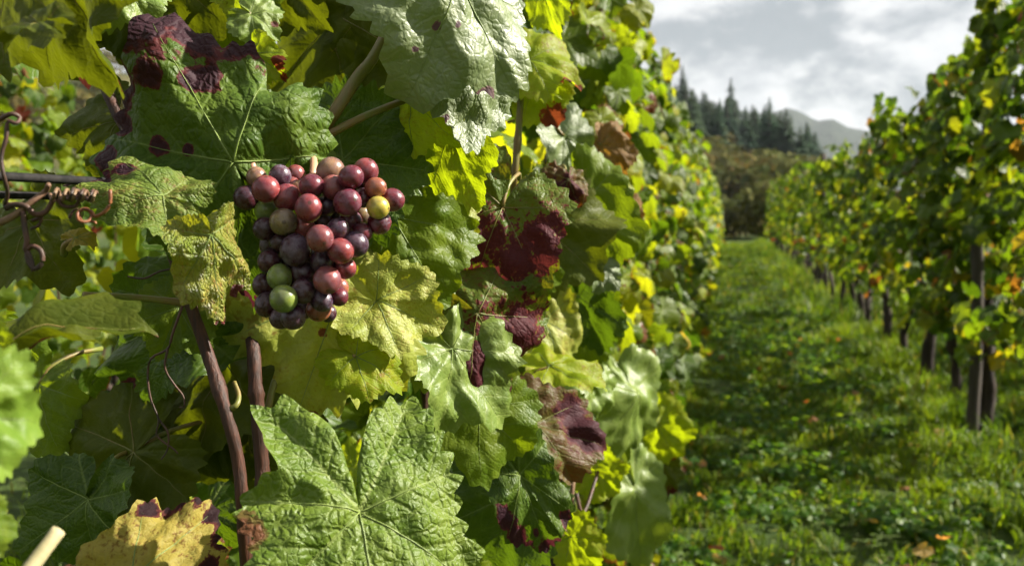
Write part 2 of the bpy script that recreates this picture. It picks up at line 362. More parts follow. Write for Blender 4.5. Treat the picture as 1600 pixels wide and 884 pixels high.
def leaf_frame(n_cam, a_deg):
    n = Vector(n_cam).normalized(); a = rad(a_deg)
    t = Vector((math.cos(a), math.sin(a), 0)); zc = Vector((0, 0, 1))
    y = (t - zc * (t.dot(n) / (n.z if abs(n.z) > 0.15 else 0.15))).normalized()
    y = (y - n * y.dot(n)).normalized(); x = y.cross(n)
    M = Matrix((x, y, n)).transposed()
    return CR @ M
HCOUNT = [0]
def hero(vine, j, d, L, a, n, mat, label=None, na=132, nr=14, pet=True, **kw):
    HCOUNT[0] += 1; seed = 100 + HCOUNT[0]
    Lm = L * d / F
    q_ = random.Random(seed * 3 + 5)
    kw.setdefault('ruffle', q_.uniform(.05, .08)); kw.setdefault('crumple', q_.uniform(.07, .12)); kw.setdefault('bendy', q_.uniform(.15, .9)); kw.setdefault('bendx', q_.uniform(-.35, .8))
    kw.setdefault('pleat', q_.uniform(.08, .2)); kw.setdefault('twist', q_.uniform(-.35, .35))
    me, P = leaf_mesh('leaf', MATS[mat], na, nr, seed, L=Lm, **kw)
    o = link('leaf', me)
    M = leaf_frame(n, a).to_4x4(); M.translation = at(j[0], j[1], d)
    o.matrix_world = M
    if label: o['label'] = label
    o.parent = vine; o.matrix_parent_inverse = Matrix.Translation(-vine.location)
    # raised main veins follow the blade (sub-part)
    V, Lo, To = [], [], []
    for (vd, vl) in VEINS[:5]:
        th = math.radians(vd)
        vl = min(vl, float(outline(np.array([th]), seed, kw.get('base', 1.0), kw.get('sinus', 1.0), 34, 0.0, kw.get('notch', ()))[0]))
        q = np.linspace(0.0, vl * 0.88, 14)
        pts = deform(q * math.sin(th) * P['wf'], q * math.cos(th), np.full(14, th), q / vl, np.zeros(14), P) * Lm
        pts[:, 2] += 0.0004 * (1 - q / vl)
        vv, ll, tt = tube([Vector(p) for p in pts], [0.0055 * Lm * (1 - 0.85 * i / 13) + 0.00005 for i in range(14)], 5)
        Lo += [i + len(V) for i in ll]; To += tt; V += vv
    vo = link('veins', mesh_np('veins', V, Lo, To, MATS['veins']), o)
    if mat in ('red', 'redgreen', 'brown', 'deep', 'olive'):
        vo.data.materials[0] = MATS['petiole'] if mat != 'deep' else MATS['veins']
    if pet:
        pts = [Vector((0, 0, -0.0012)), Vector((0.03, -0.22, -0.08)) * Lm, Vector((0.02, -0.42, -0.35)) * Lm, Vector((0.05, -0.5, -0.8)) * Lm]
        PP = smooth_path(pts, 10); vv, ll, tt = tube(PP, [0.0016] * 8 + [0.0018, 0.002, 0.0022], 7)
        link('petiole', mesh_np('petiole', vv, ll, tt, MATS['petiole']), o)
    return o

# ------------------------------------------------------------------ setting: ground and hills
def ground_material():
    m, t = newmat('ground')
    g = t.n('ShaderNodeNewGeometry').outputs['Position']
    a = t.noise(1.3, 6, g, 0.6); b = t.noise(14, 5, g, 0.6)
    c = t.mix(t.ss(a, 0.35, 0.65), (0.024, 0.048, 0.006), (0.045, 0.068, 0.01))
    c = t.mix(t.ss(b, 0.55, 0.75), c, (0.05, 0.035, 0.018))
    bm = t.n('ShaderNodeBump', Strength=0.8, Distance=0.05, Height=b)
    p = t.n('ShaderNodeBsdfPrincipled', Base_Color=c, Roughness=0.95, Normal=bm)
    p.inputs['Specular IOR Level'].default_value = 0.2
    t.n('ShaderNodeOutputMaterial', Surface=p); MATS['ground'] = m
    m, t = newmat('hillside')
    g = t.n('ShaderNodeNewGeometry').outputs['Position']
    a = t.noise(0.03, 6, g, 0.6); b = t.noise(0.25, 5, g, 0.6)
    c = t.mix(t.ss(a, 0.4, 0.6), (0.06, 0.07, 0.02), (0.09, 0.075, 0.03)); c = t.mix(t.ss(b, 0.45, 0.7), c, (0.035, 0.045, 0.015))
    p = t.n('ShaderNodeBsdfPrincipled', Base_Color=c, Roughness=1.0)
    p.inputs['Specular IOR Level'].default_value = 0.1
    t.n('ShaderNodeOutputMaterial', Surface=p); MATS['hillside'] = m
    m, t = newmat('far_wood')
    g = t.n('ShaderNodeNewGeometry').outputs['Position']
    b = t.noise(0.03, 6, g, 0.65)
    c = t.mix(t.ss(b, 0.4, 0.65), (0.010, 0.022, 0.012), (0.022, 0.034, 0.016))
    p = t.n('ShaderNodeBsdfPrincipled', Base_Color=c, Roughness=1.0, Normal=t.n('ShaderNodeBump', Strength=1.0, Distance=20, Height=b))
    t.n('ShaderNodeOutputMaterial', Surface=p); MATS['far_wood'] = m
ground_material()
def grid_mesh(name, f, nu, nv, mat):
    V = [f(i / (nu - 1), j / (nv - 1)) for j in range(nv) for i in range(nu)]
    L = []; 
    for j in range(nv - 1):
        for i in range(nu - 1):
            a = j * nu + i; L += [a, a + 1, a + nu + 1, a + nu]
    return mesh_np(name, V, L, [4] * ((nu - 1) * (nv - 1)), mat)
def gz(x, y):
    return 0.045 * mnoise.noise(Vector((x * 0.7, y * 0.5, 1.3))) + 0.02 * mnoise.noise(Vector((x * 2.3, y * 2.1, 4.3)))
def gfun(u, v):
    # even sheet near the camera, stretched out to the horizon
    def st(q): 
        q = 2 * q - 1; return math.copysign(60 * abs(q) + 4000 * max(0, abs(q) - 0.55) ** 4 * 12, q)
    x, y = st(u), st(v)
    k = 1 if math.hypot(x, y) < 45 else 0
    return (x, y, gz(x, y) if k else 0)
link('ground', grid_mesh('ground', gfun, 161, 161, MATS['ground']), kind='structure')
def hillH(a):                     # ridge height (m) at 350 m, a = degrees right of the row direction
    return float(np.interp(a, [-60, -40, -20, -6, -1.3, 2.4, 5, 9, 15], [50, 46, 42, 33, 28, 20, 14, 3, -1]))
def hz(a, r):
    s = min(max((r - 48) / 300, 0), 1); s = s * s * (3 - 2 * s) * 0.55 + s * 0.45
    fall = 1 if r < 380 else max(0, 1 - (r - 380) / 300)
    return hillH(a) * s * fall + 1.6 * mnoise.noise(Vector((a * 0.4, r * 0.03, 2))) * min(1, (r - 48) / 60) - 0.25
def hfun(u, v):
    a = -70 + 92 * u; r = 48 + 560 * v ** 1.3
    return (r * math.sin(rad(a)), r * math.cos(rad(a)), hz(a, r))
link('hillside', grid_mesh('hillside', hfun, 120, 50, MATS['hillside']), kind='structure')
def ffun(u, v):
    a = -50 + 100 * u; px = 1136 + F * math.tan(rad(a))
    top = float(np.interp(a, [-50, -20, -2, 3.6, 6, 9, 12, 20, 50], [270, 262, 252, 246, 214, 160, 128, 130, 150]))
    r = 1100 + 1040 * v
    z = .65 * top * math.sin(min(v / 0.55, 1) * math.pi / 2) * (1 if v < 0.55 else 1 - 0.5 * (v - 0.55))
    z += 9 * mnoise.noise(Vector((a * 0.8, r * 0.004, 9))) + (3.2 * mnoise.noise(Vector((a * 9, r * 0.03, 5))) if v > 0.05 else 0)
    return (r * math.sin(rad(a)), r * math.cos(rad(a)), z - 8 * (v < 0.03))
link('distant_hill', grid_mesh('distant_hill', ffun, 260, 26, MATS['far_wood']), kind='structure')

# ------------------------------------------------------------------ far trees on the hillside
def tree_mat(name, c1, c2, tw=0.15):
    m, t = newmat(name)
    oi = t.n('ShaderNodeObjectInfo'); g = t.n('ShaderNodeNewGeometry')
    a = t.noise(0.9, 4, g.outputs['Position'], 0.6)
    c = t.mix(t.ss(a, 0.35, 0.65), c1, c2); c = t.mix(0.6, c, t.mix(1.0, c, oi.outputs['Color'], 'MULTIPLY'))
    p = t.n('ShaderNodeBsdfPrincipled', Base_Color=c, Roughness=0.9); p.inputs['Specular IOR Level'].default_value = 0.15
    tr = t.n('ShaderNodeBsdfTranslucent', Color=c)
    t.n('ShaderNodeOutputMaterial', Surface=t.n('ShaderNodeMixShader', i0=tw, i1=p, i2=tr)); MATS[name] = m
tree_mat('needles', (0.016, 0.036, 0.018), (0.03, 0.055, 0.022))
tree_mat('shrub', (0.062, 0.080, 0.020), (0.115, 0.110, 0.030), 0.3)
def conifer_crown(seed, h=1.0):
    r = random.Random(seed); V, L, T = [], [], []
    z = 0.10
    while z < 0.985:
        w_ = 0.20 * (1 - z) ** 0.85 * r.uniform(0.75, 1.2) + 0.008
        nb = max(5, int(11 * (1 - z) + 4)); a0 = r.random() * 6
        for k in range(nb):
            a = a0 + 2 * math.pi * k / nb + r.uniform(-.25, .25); ww = w_ * r.uniform(.65, 1.15); dz = ww * r.uniform(.25, .6)
            c, s = math.cos(a), math.sin(a); px, py = -s * ww * 0.28, c * ww * 0.28
            b = len(V)
            V += [(0, 0, z + 0.02), (c * ww * .6 + px, s * ww * .6 + py, z - dz * .5), (c * ww, s * ww, z - dz), (c * ww * .6 - px, s * ww * .6 - py, z - dz * .5), (c * ww * .55, s * ww * .55, z - dz * .15 + .006)]
            L += [b, b + 1, b + 4, b + 1, b + 2, b + 4, b + 2, b + 3, b + 4, b + 3, b, b + 4]; T += [3] * 4
        z += 0.030 + 0.022 * (1 - z)
    return mesh_np('crown', V, L, T, MATS['needles'], False)
def shrub_crown(seed, n=420):
    r = random.Random(seed); V, L, T = [], [], []
    lobes = [(r.uniform(-.3, .3), r.uniform(-.3, .3), r.uniform(.35, .72), r.uniform(.2, .36)) for _ in range(9)]
    for i in range(n):
        lx, ly, lz, lr = r.choice(lobes)
        d = Vector((r.gauss(0, 1), r.gauss(0, 1), r.gauss(0.2, 1))).normalized(); p = Vector((lx, ly, lz)) + d * lr * r.uniform(.7, 1.05)
        nrm = (d + Vector((r.gauss(0, .5), r.gauss(0, .5), r.gauss(0, .5)))).normalized(); u = nrm.orthogonal().normalized(); v = nrm.cross(u); s = r.uniform(.04, .085)
        b = len(V); V += [p + u * s, p + v * s * .7, p - u * s, p - v * s * .8 + nrm * s * .3]; L += [b, b + 1, b + 2, b + 3]; T.append(4)
    return mesh_np('crown', V, L, T, MATS['shrub'], False)
vv, ll, tt = tube([(0, 0, 0), (0, 0, .5), (0, 0, 1)], [.016, .010, .002], 6); con_trunk = mesh_np('trunk', vv, ll, tt, MATS['bark'])
vv, ll, tt = tube([(0, 0, 0), (.02, .01, .3), (.0, .03, .55)], [.03, .022, .01], 6); shr_trunk = mesh_np('trunk', vv, ll, tt, MATS['bark'])
con_m = [conifer_crown(i) for i in range(4)]; shr_m = [shrub_crown(i) for i in range(4)]
def far_tree(kind, a, r, h, color, label, group, wide=1.0):
    p = (r * math.sin(rad(a)), r * math.cos(rad(a)), hz(a, r) - 0.3 if r > 48 else 0)
    e = empty('conifer' if kind == 'c' else 'shrub', p, label, 'tree' if kind == 'c' else 'shrub', group)
    e.rotation_euler.z = random.random() * 6; e.scale = (h * wide, h * wide, h)
    link('trunk', con_trunk if kind == 'c' else shr_trunk, e)
    c = link('crown', random.choice(con_m if kind == 'c' else shr_m), e); c.color = (*color, 1)
    return e
def px2a(px): return math.degrees(math.atan((px - 1136) / F))
R_ = random.Random(5)
GC, GS = 'dark conifers on the hillside', 'autumn shrubs on the hill slope'
far_tree('c', px2a(1138), 300, 19, (1, 1, 1), 'tall dark conifer standing above the tree line, right of the left vine row', GC, 1.4)
far_tree('c', px2a(1066), 290, 19, (.9, .9, .9), 'tall dark conifer just clearing the top of the left vine row', GC, 1.4)
far_tree('c', px2a(1249), 330, 15, (.9, 1, .95), 'dark conifer at the low right end of the hill tree line', GC, 1.4)
for i in range(190):
    px = R_.uniform(1035, 1262); a = px2a(px); r = R_.uniform(135, 350)
    far_tree('c', a, r, R_.uniform(6.5, 12), (R_.uniform(.7, 1.3), R_.uniform(.8, 1.2), R_.uniform(.8, 1.2)), 'one of the dark conifers massed along the hill above the vineyard path', GC, R_.uniform(1.5, 2.3))
for i in range(110):
    px = R_.uniform(1080, 1330); a = px2a(px); r = R_.uniform(75, 165)
    c = R_.choice([(1, 1, 1), (1.2, 1.0, .8), (.8, .9, .8), (.8, .85, .8), (1.3, .8, .6)] if R_.random() < .8 else [(1.1, .85, .8)])
    far_tree('s', a, r, R_.uniform(3, 5.5), c, 'olive and brown autumn shrub on the slope below the conifers', GS, R_.uniform(1.0, 1.5))
for i in range(26):
    px = R_.uniform(1085, 1230); a = px2a(px); r = R_.uniform(46, 62)
    far_tree('s', a, r, R_.uniform(1.6, 3.0), R_.choice([(1.2, .95, .95), (1.1, 1.0, .95), (.9, .95, .85)]), 'brown bare scrub bush at the far end of the grass path', 'scrub beyond the path end', R_.uniform(.8, 1.2))
for i in range(70):
    a = R_.uniform(-41, -22); r = R_.uniform(90, 330)
    far_tree('s', a, r, R_.uniform(4, 8), R_.choice([(.8, .8, .9), (1.2, .8, .7), (.8, .9, .8)]), 'hazy shrub on the hillside seen through the gap in the leaves at left', 'shrubs on the left hillside', R_.uniform(1, 1.5))

# ------------------------------------------------------------------ vine rows
PAL = [((0.036, 0.072, 0.005), 5), ((0.065, 0.112, 0.007), 7), ((0.10, 0.15, 0.009), 7), ((0.17, 0.205, 0.011), 5), ((0.23, 0.235, 0.013), .8), ((0.16, 0.085, 0.025), .4), ((0.10, 0.024, 0.018), .25)]
PALB = PAL[:3] + [((0.17, 0.195, 0.012), 5), ((0.26, 0.21, 0.014), 1.8), ((0.20, 0.085, 0.022), 1.2), ((0.12, 0.03, 0.018), .6)]
PALR = [((0.030, 0.062, 0.004), 6), ((0.050, 0.092, 0.006), 7), ((0.085, 0.135, 0.008), 6), ((0.15, 0.19, 0.010), 2.6), ((0.22, 0.22, 0.012), .4), ((0.14, 0.075, 0.02), .3)]  # right row: darker, less yellow greens put its shaded side into the leaf colour
def pick(pal, r):
    x = r.random() * sum(p[1] for p in pal)
    for c, q in pal:
        x -= q
        if x <= 0: break
    k = r.uniform(.8, 1.2); return (c[0] * k * r.uniform(.88, 1.12), c[1] * k, c[2] * k * r.uniform(.8, 1.2))
MID = []
for i in range(10):
    r = random.Random(i + 40)
    me, _ = leaf_mesh('leaf', MATS['row_leaf'], 60, 4, 40 + i, cup=r.uniform(-.1, .45), fold=r.uniform(-.15, .4), pleat=r.uniform(0, .2), ruffle=r.uniform(.03, .09), bendy=r.uniform(.1, 1.3), bendx=r.uniform(-.5, .9), twist=r.uniform(-.5, .5), crumple=.09, teeth=20, tooth=.14)
    MID.append(me)
LOW = []
for i in range(6):
    r = random.Random(i + 80)
    V, lo, to, uv, sec, bl, S, P = leaf_arrays(18, 2, 80 + i, cup=r.uniform(-.1, .5), fold=r.uniform(-.1, .4), ruffle=.07, bendy=r.uniform(.1, 1.2), bendx=r.uniform(-.4, .8), crumple=.06, teeth=9, tooth=.2)
    LOW.append((V, lo, to))
def leaf_rot(r, side, up=0.45):
    """outward facing, tip hanging"""
    n = Vector((side * r.uniform(.25, 1.0), r.gauss(-.1, .55), r.gauss(up, .38))).normalized()
    t = Vector((r.gauss(0, .45) + side * .25, r.gauss(0, .5), -1)); y = (t - n * t.dot(n)).normalized(); x = y.cross(n)
    return Matrix((x, y, n)).transposed()
def build_stuff(items):
    """items: (pos, rot3x3, size, color) -> one joined mesh of low leaves"""
    Vs, Ls, Ts, Cs = [], [], [], []; off = 0
    for i, (p, M, s, c) in enumerate(items):
        V, lo, to = LOW[i % len(LOW)]
        A = np.array(M) * s
        Vs.append(V @ A.T + np.array(p)); Ls.append(lo + off); Ts.append(to); off += len(V)
        Cs.append(np.tile(np.array([*c, 1.0]), (len(V), 1)))
    return mesh_np('foliage', np.concatenate(Vs), np.concatenate(Ls), np.concatenate(Ts), MATS['row_foliage'], True, {'leaf': np.zeros((sum(len(l) for l in Ls), 2))}, None, {'Col': np.concatenate(Cs)})
def make_vine(x, y, side, label, group, seed, n_obj, n_stuff, top=2.1, bottom=0.7, half=0.26, length=1.05, size=(.045, .075), trunk=True, trunk_r=.035, keep=None, pal_bottom=PALB, stuffscale=1.0, hole=-.12, pal=None, face_bias=1.0):
    r = random.Random(seed)
    v = empty('grapevine', (x, y, 0), label, 'grapevine', group)
    if trunk:
        lean = r.uniform(-.1, .1); pts = [(x, y, -.08), (x + r.uniform(-.03, .03), y + lean * .3, .22), (x + r.uniform(-.05, .05), y + lean * .7, .5), (x + r.uniform(-.03, .03), y + lean, bottom + .08), (x + r.uniform(-.04, .04), y + lean * 1.2, bottom + .35)]
        tube_obj('trunk', pts, trunk_r * 1.2, trunk_r * .6, MATS['bark'], v, 22, 9, .35, ((.62, .4), (.3, .2)))
        if x == 1.50 and y > 5:
            y2 = y + r.uniform(.85, 1.1); l2 = r.uniform(-.12, .12)
            tube_obj('trunk', [(x + .03, y2, -.08), (x + r.uniform(-.05, .05), y2 + l2 * .5, .25), (x + r.uniform(-.06, .06), y2 - l2, .5), (x, y2 + l2, bottom + .2)], trunk_r * .9, trunk_r * .5, MATS['bark'], v, 18, 9, .4, ((.5, .4),))
        for sgn in (-1, 1):
            tube_obj('arm', [(x, y + lean, bottom + .04), (x + .02, y + lean + sgn * .25, bottom + .12), (x, y + sgn * .8, bottom + .15)], trunk_r * .55, trunk_r * .25, MATS['bark'], v, 10, 7, .3)
        for k in range(5):
            yy = y + (k - 2) * .38 + r.uniform(-.1, .1)
            if -1 < x < 0 and yy < 1.35: continue
            tube_obj('cane', [(x, yy, bottom + .1), (x + r.uniform(-.1, .1), yy + r.uniform(-.1, .1), (bottom + top) / 2), (x + r.uniform(-.12, .12), yy + r.uniform(-.2, .2), top + r.uniform(-.15, .12))], .006, .003, MATS['cane'], v, 10, 6)
    shoots = [(y + r.uniform(-length, length), r.uniform(.05, .32)) for _ in range(5)]
    L = []
    tries = 0
    while len(L) < n_obj + n_stuff and tries < 40000:
        tries += 1
        yy = y + r.uniform(-length, length)
        ht = top + .10 * math.sin(yy * 3.1 + seed) + .06 * math.sin(yy * 7.3)
        if r.random() < .09:
            s_ = r.choice(shoots); yy = s_[0] + r.gauss(0, .06); z = ht + r.uniform(-.1, s_[1])
        else:
            z = bottom + (ht - bottom) * r.random() ** .85
            if z < bottom + .25 and r.random() < .45: z -= r.uniform(0, .18)
        f = (z - bottom) / (ht - bottom); hw = half * (1.1 - .5 * max(f, 0) ** 2)
        ox = r.uniform(-1, 1); ox = math.copysign(abs(ox) ** .6, ox) * hw
        # leafy clumps with hollows between them
        cl = mnoise.noise(Vector((ox * 1.6, yy * 2.0, z * 2.3 + seed)))
        if cl < hole: continue
        ox += .10 * cl
        p = (x + ox, yy, z)
        if keep and not keep(p): continue
        c = pick(pal_bottom if f < .30 and r.random() < .6 else (pal or PAL), r)
        sz = r.uniform(*size)
        if r.random() < .12: sz *= .6
        L.append((p, leaf_rot(r, math.copysign(1, ox) if r.random() < .8 else side), sz, c))
    L.sort(key=lambda q: -(q[0][0] - x) * side * face_bias + .35 * r.random() - .25 * max(0, q[0][2] - 1.6))
    for (p, M, s, c) in L[:n_obj]:
        o = link('leaf', r.choice(MID), v)
        mm = Matrix.Translation(Vector(p) - v.location) @ M.to_4x4() @ Matrix.Scale(s, 4)
        o.matrix_local = mm; o.color = (*c, r.random() ** 2)
    rest = [((p[0] - x, p[1] - y, p[2]), M, s * stuffscale, c) for (p, M, s, c) in L[n_obj:]]
    if rest: link('foliage', build_stuff(rest), v, kind='stuff')
    return v
ORD = ['first', 'second', 'third', 'fourth', 'fifth', 'sixth', 'seventh', 'eighth', 'ninth', 'tenth', 'eleventh', 'twelfth', 'thirteenth', 'fourteenth', 'fifteenth', 'sixteenth', 'seventeenth', 'eighteenth']
XR, XL, XLL, XRR = 1.50, -0.52, -2.55, 3.55
GR = 'vines of the right row'
# right row, beyond the frame (they shade the foreground) and in view
for i, yy in enumerate((-1.3, 0.6, 2.5, 4.35)):
    make_vine(XR, yy, -1, 'tall grapevine of the right row cut off by the right edge of the picture' if i == 3 else 'grapevine of the right row standing just outside the right edge of the picture', GR, 300 + i, 0 if i < 3 else 160, 430, top=2.0 if i < 3 else 2.5, bottom=.7, hole=.03)
ys = [6.2, 7.8, 9.9, 11.8, 13.7, 15.6, 17.5, 19.5, 21.5, 23.5, 25.6, 27.7, 29.8, 32, 34.2]
for i, yy in enumerate(ys):
    lab = 'leafy grapevine at the wooden post, nearest trunk of the right row' if i == 0 else '%s grapevine trunk along the right row counting from the wooden post' % ORD[i]
    near = i < 6
    make_vine(XR, yy, -1, lab, GR, 320 + i, [300, 300, 260, 220, 160, 120][i] if near else 0, [640, 560, 480, 420, 380, 340][i] if near else 250,
              top=([2.22, 2.0, 2.1] + [1.92, 1.82, 2.05] * 5)[i], bottom=.60, hole=-.10 if i < 2 else -.02, pal=PALR, size=(.055, .10) if near else (.065, .105), trunk_r=.045 if i == 0 else random.uniform(.028, .042))
# row beyond on the right
for i, yy in enumerate((0, 2, 4, 6.5, 8.7, 10.9, 13, 15.2, 17.4, 19.6, 22, 24.5)):
    make_vine(XRR, yy, -1, 'grapevine of the row behind the right row, glimpsed under its canopy', 'vines of the row behind the right row', 360 + i, 0, 320, top=1.6, bottom=.75, size=(.06, .09), trunk=i > 1)
# row beyond on the left, seen through the gaps beside the grapes
for i, yy in enumerate((2.0, 3.7, 5.4, 7.1)):
    lab = ['sunlit blurred grapevine of the neighbouring row, at the far left edge', 'sunlit blurred grapevine seen through the gap around the wires', 'sunlit blurred grapevine seen through the gap left of the brown cane', 'blurred grapevine of the neighbouring row farthest from the wires'][i]
    make_vine(XLL, yy, 1, lab, 'vines of the neighbouring left row', 400 + i, 200, 420, top=1.72, bottom=.5, half=.35)
# left row away from the camera
def keep_left(p):
    return True
yl = [1.55, 3.0, 4.6, 6.3, 8.1, 9.9, 11.8, 13.7, 15.7, 17.8, 20, 22.2, 24.5, 27, 29.5, 32, 34.5]
VL = []
for i, yy in enumerate(yl):
    lab = '%s grapevine of the left row counting from the vine with the red grapes' % ORD[i + 1]
    near = i < 6
    kp = None
    if i < 2:
        def kp(p):
            q = to_px(p)
            return not (q[2] < 1.15 and q[0] < 2000) and not (p[0] > -.34 and p[1] < 1.9)
    VL.append(make_vine(XL, yy, 1, lab, 'vines of the left row', 440 + i, [230, 300, 300, 240, 180, 120][i] if near else 0, [260, 420, 460, 420, 380, 340][i] if near else 320,
              top=[1.98, 1.95, 1.9, 1.92][i % 4], bottom=.42, half=.33, size=(.048, .082) if near else (.06, .095), trunk=True, keep=kp, pal_bottom=PAL + [((0.40, 0.33, 0.04), 2)]))

# posts and wires
def post(x, y, h, r0, label):
    V, L, T = tube(smooth_path([(x, y, -.1), (x + .01, y, h * .5), (x - .005, y + .01, h)], 14), [r0 * (1 + .06 * math.sin(i * 1.7)) for i in range(15)], 12, .12)
    o = link('trellis_post', mesh_np('trellis_post', V, L, T, MATS['post']), label=label, category='post', group='trellis posts')
    return o
post(XR - .085, 6.12, 1.2, .034, 'grey wooden trellis post beside the nearest right row trunk')
post(XR + .02, 17.0, 2.25, .06, 'dark wooden post top rising above the right row far along the path')
def wire(x, z, y0, y1, r, label):
    n = 30; P = [(x + .002 * math.sin(i * .9), y0 + (y1 - y0) * i / n, z - .012 * math.sin(math.pi * ((i * 3 / n) % 1))) for i in range(n + 1)]
    V, L, T = tube(P, [r] * (n + 1), 8)
    link('trellis_wire', mesh_np('trellis_wire', V, L, T, MATS['wire']), label=label, category='wire', group='trellis wires')
p1, p2 = at(0, 268, .45), at(0, 297, .47)
wire(p1.x, p1.z, -.3, 34, .0023, 'upper dark trellis wire running behind the purple edged leaf at left')
wire(p2.x, p2.z, -.3, 34, .0020, 'lower dark trellis wire wrapped by dry tendrils at left')
for z in (.8, 1.3, 1.75):
    wire(XR, z, -1, 34, .0014, {.8: 'lowest', 1.3: 'middle', 1.75: 'top'}[z] + ' trellis wire strung inside the right vine row')

# ------------------------------------------------------------------ the vine with the grapes
V1 = empty('grapevine', (-0.5, 0.75, 0), 'foreground grapevine with spotted leaves and brown canes around the red grapes', 'grapevine', 'vines of the left row')
V2 = VL[0]
tube_obj('trunk', [(-.5, .75, -.08), (-.52, .77, .3), (-.48, .74, .62)], .04, .026, MATS['bark'], V1, 16, 9, .35)
def pxtube(name, pts, r0, r1, mat, parent, n=28, sides=10, rough=.06, nodes=()):
    return tube_obj(name, [at(*p) for p in pts], r0, r1, MATS[mat], parent, n, sides, rough, nodes)
pxtube('cane', [(150, 105, .64), (180, 172, .63), (215, 240, .62), (252, 345, .61), (288, 450, .61), (322, 545, .61), (352, 642, .60), (372, 720, .60), (380, 810, .60), (388, 1000, .62), (380, 1500, .72)], .0034, .0042, 'cane', V1, 60, 12, .16, ((.56, .35), (.32, .25)))
pxtube('cane', [(380, 300, .70), (388, 440, .67), (397, 560, .645), (402, 640, .64), (409, 720, .64), (410, 790, .64), (412, 1000, .66), (395, 1500, .74)], .0042, .0052, 'cane', V1, 60, 12, .16, ((.38, .25),))
pxtube('side_shoot', [(484, 228, .625), (520, 180, .622), (558, 122, .63), (588, 82, .64), (640, -20, .66)], .0047, .0034, 'stalk', V1, 20, 9, .05, ((.05, .4),))
pxtube('side_shoot', [(488, 226, .625), (520, 207, .62), (575, 180, .635), (642, 153, .66)], .0030, .0022, 'stalk', V1, 18, 9, .05)
pxtube('side_shoot', [(484, 228, .625), (470, 262, .64), (440, 330, .68), (400, 420, .68)], .0046, .0045, 'stalk', V1, 18, 9, .05)
pxtube('side_shoot', [(815, 130, .99), (809, 220, .99), (802, 305, 1.0), (800, 420, 1.1)], .0032, .0042, 'stalk', V1, 18, 9, .05, ((.35, .3),))
pxtube('side_shoot', [(130, 460, .58), (200, 464, .6), (262, 470, .61), (292, 474, .615)], .0017, .0026, 'petiole', V1, 18, 8, .05)
pxtube('side_shoot', [(352, 640, .602), (368, 634, .6), (373, 618, .605), (366, 596, .61)], .0022, .0013, 'petiole', V1, 18, 8)
pxtube('side_shoot', [(418, 640, .65), (432, 590, .66), (460, 555, .69)], .0026, .002, 'petiole', V1, 14, 8)
pxtube('side_shoot', [(412, 655, .65), (450, 630, .66), (480, 600, .70)], .0022, .0018, 'petiole', V1, 14, 8)
pxtube('side_shoot', [(-10, 960, .36), (50, 884, .37), (92, 828, .38)], .0032, .0028, 'pith', V1, 12, 9)
pxtube('side_shoot', [(900, 770, 1.15), (912, 800, 1.15), (935, 735, 1.2)], .0024, .002, 'tendril', V1, 14, 8)
pxtube('side_shoot', [(860, 740, 1.2), (900, 720, 1.2), (893, 780, 1.18), (905, 880, 1.2)], .0024, .003, 'tendril_tan', V1, 14, 8)
pxtube('side_shoot', [(815, 395, 1.0), (845, 378, 1.03), (875, 352, 1.06)], .0022, .0018, 'stalk', V1, 14, 8)
# tendrils
def coil(c, r, turns, rise, px0=None, ph=0, n=14):
    cx, cy, d = c; out = []
    for i in range(int(n * turns) + 1):
        a = 2 * math.pi * i / n + ph
        out.append((cx + r * math.cos(a) + rise[0] * i / n, cy + r * .8 * math.sin(a) + rise[1] * i / n, d + .004 * math.sin(a + 1)))
    return out
def tendril(pts, r0, r1, mat='tendril'):
    P = [at(*p) for p in pts]
    return tube_obj('tendril', P, r0, r1, MATS[mat], V1, max(24, len(pts) * 3), 6)
tendril([(285, 478, .605), (270, 520, .6), (262, 545, .6), (236, 560, .6), (231, 590, .6), (236, 625, .6), (248, 655, .6), (245, 680, .6), (270, 700, .6), (278, 708, .6)], .0009, .0005)
tendril([(262, 545, .598), (258, 575, .598), (272, 600, .6), (286, 618, .6), (288, 634, .6), (280, 636, .6)], .0008, .0004)
tendril([(248, 655, .602), (262, 675, .6), (262, 700, .6), (252, 718, .6)], .0008, .0004)
tendril([(-15, 195, .44), (8, 182, .44), (20, 178, .44), (31, 184, .442), (25, 193, .44), (12, 190, .44), (10, 215, .44), (2, 245, .44), (6, 275, .44), (12, 300, .445), (8, 320, .45)], .0011, .0009)
tendril([(-10, 352, .45), (20, 338, .45), (50, 315, .452), (70, 300, .455), (76, 288, .452)], .0018, .0012, 'tendril_tan')
for q, (x0, k) in enumerate(((78, 5), (104, 3))):
    tendril([(x0 + i * 1.9, 303 + 8.5 * math.sin(2 * math.pi * i / 8) + i * .12, .455 + .006 * math.cos(2 * math.pi * i / 8)) for i in range(8 * k)], 0.0009, .0007, 'tendril_tan' if q == 0 else 'tendril')
tendril([(8, 325, .45), (22, 320, .45), (40, 322, .45), (55, 335, .452), (72, 330, .455), (84, 310, .455)], .0016, .0012)
tendril([(36, 330, .45), (38, 352, .45), (42, 375, .45), (40, 392, .45), (50, 384, .45), (64, 392, .45), (66, 410, .45), (54, 420, .45), (44, 408, .45), (42, 390, .45), (50, 410, .45), (52, 424, .45)], .0013, .0010)
tendril([(90, 312, .455), (100, 322, .455), (118, 322, .455), (124, 308, .455), (122, 296, .46)], .0010, .0008)
tendril([(50, 345, .455), (62, 340, .455), (66, 330, .455), (62, 350, .455), (48, 358, .455)], .0009, .0007)
tendril([(172, 296, .47), (172, 318, .47), (162, 332, .47), (148, 338, .47), (142, 330, .47), (130, 327, .47), (121, 334, .468), (124, 345, .466), (137, 346, .468), (143, 336, .47), (136, 326, .472), (124, 330, .47), (128, 345, .468), (146, 346, .47), (150, 350, .47)], .0009, .0007, 'tendril_rust')
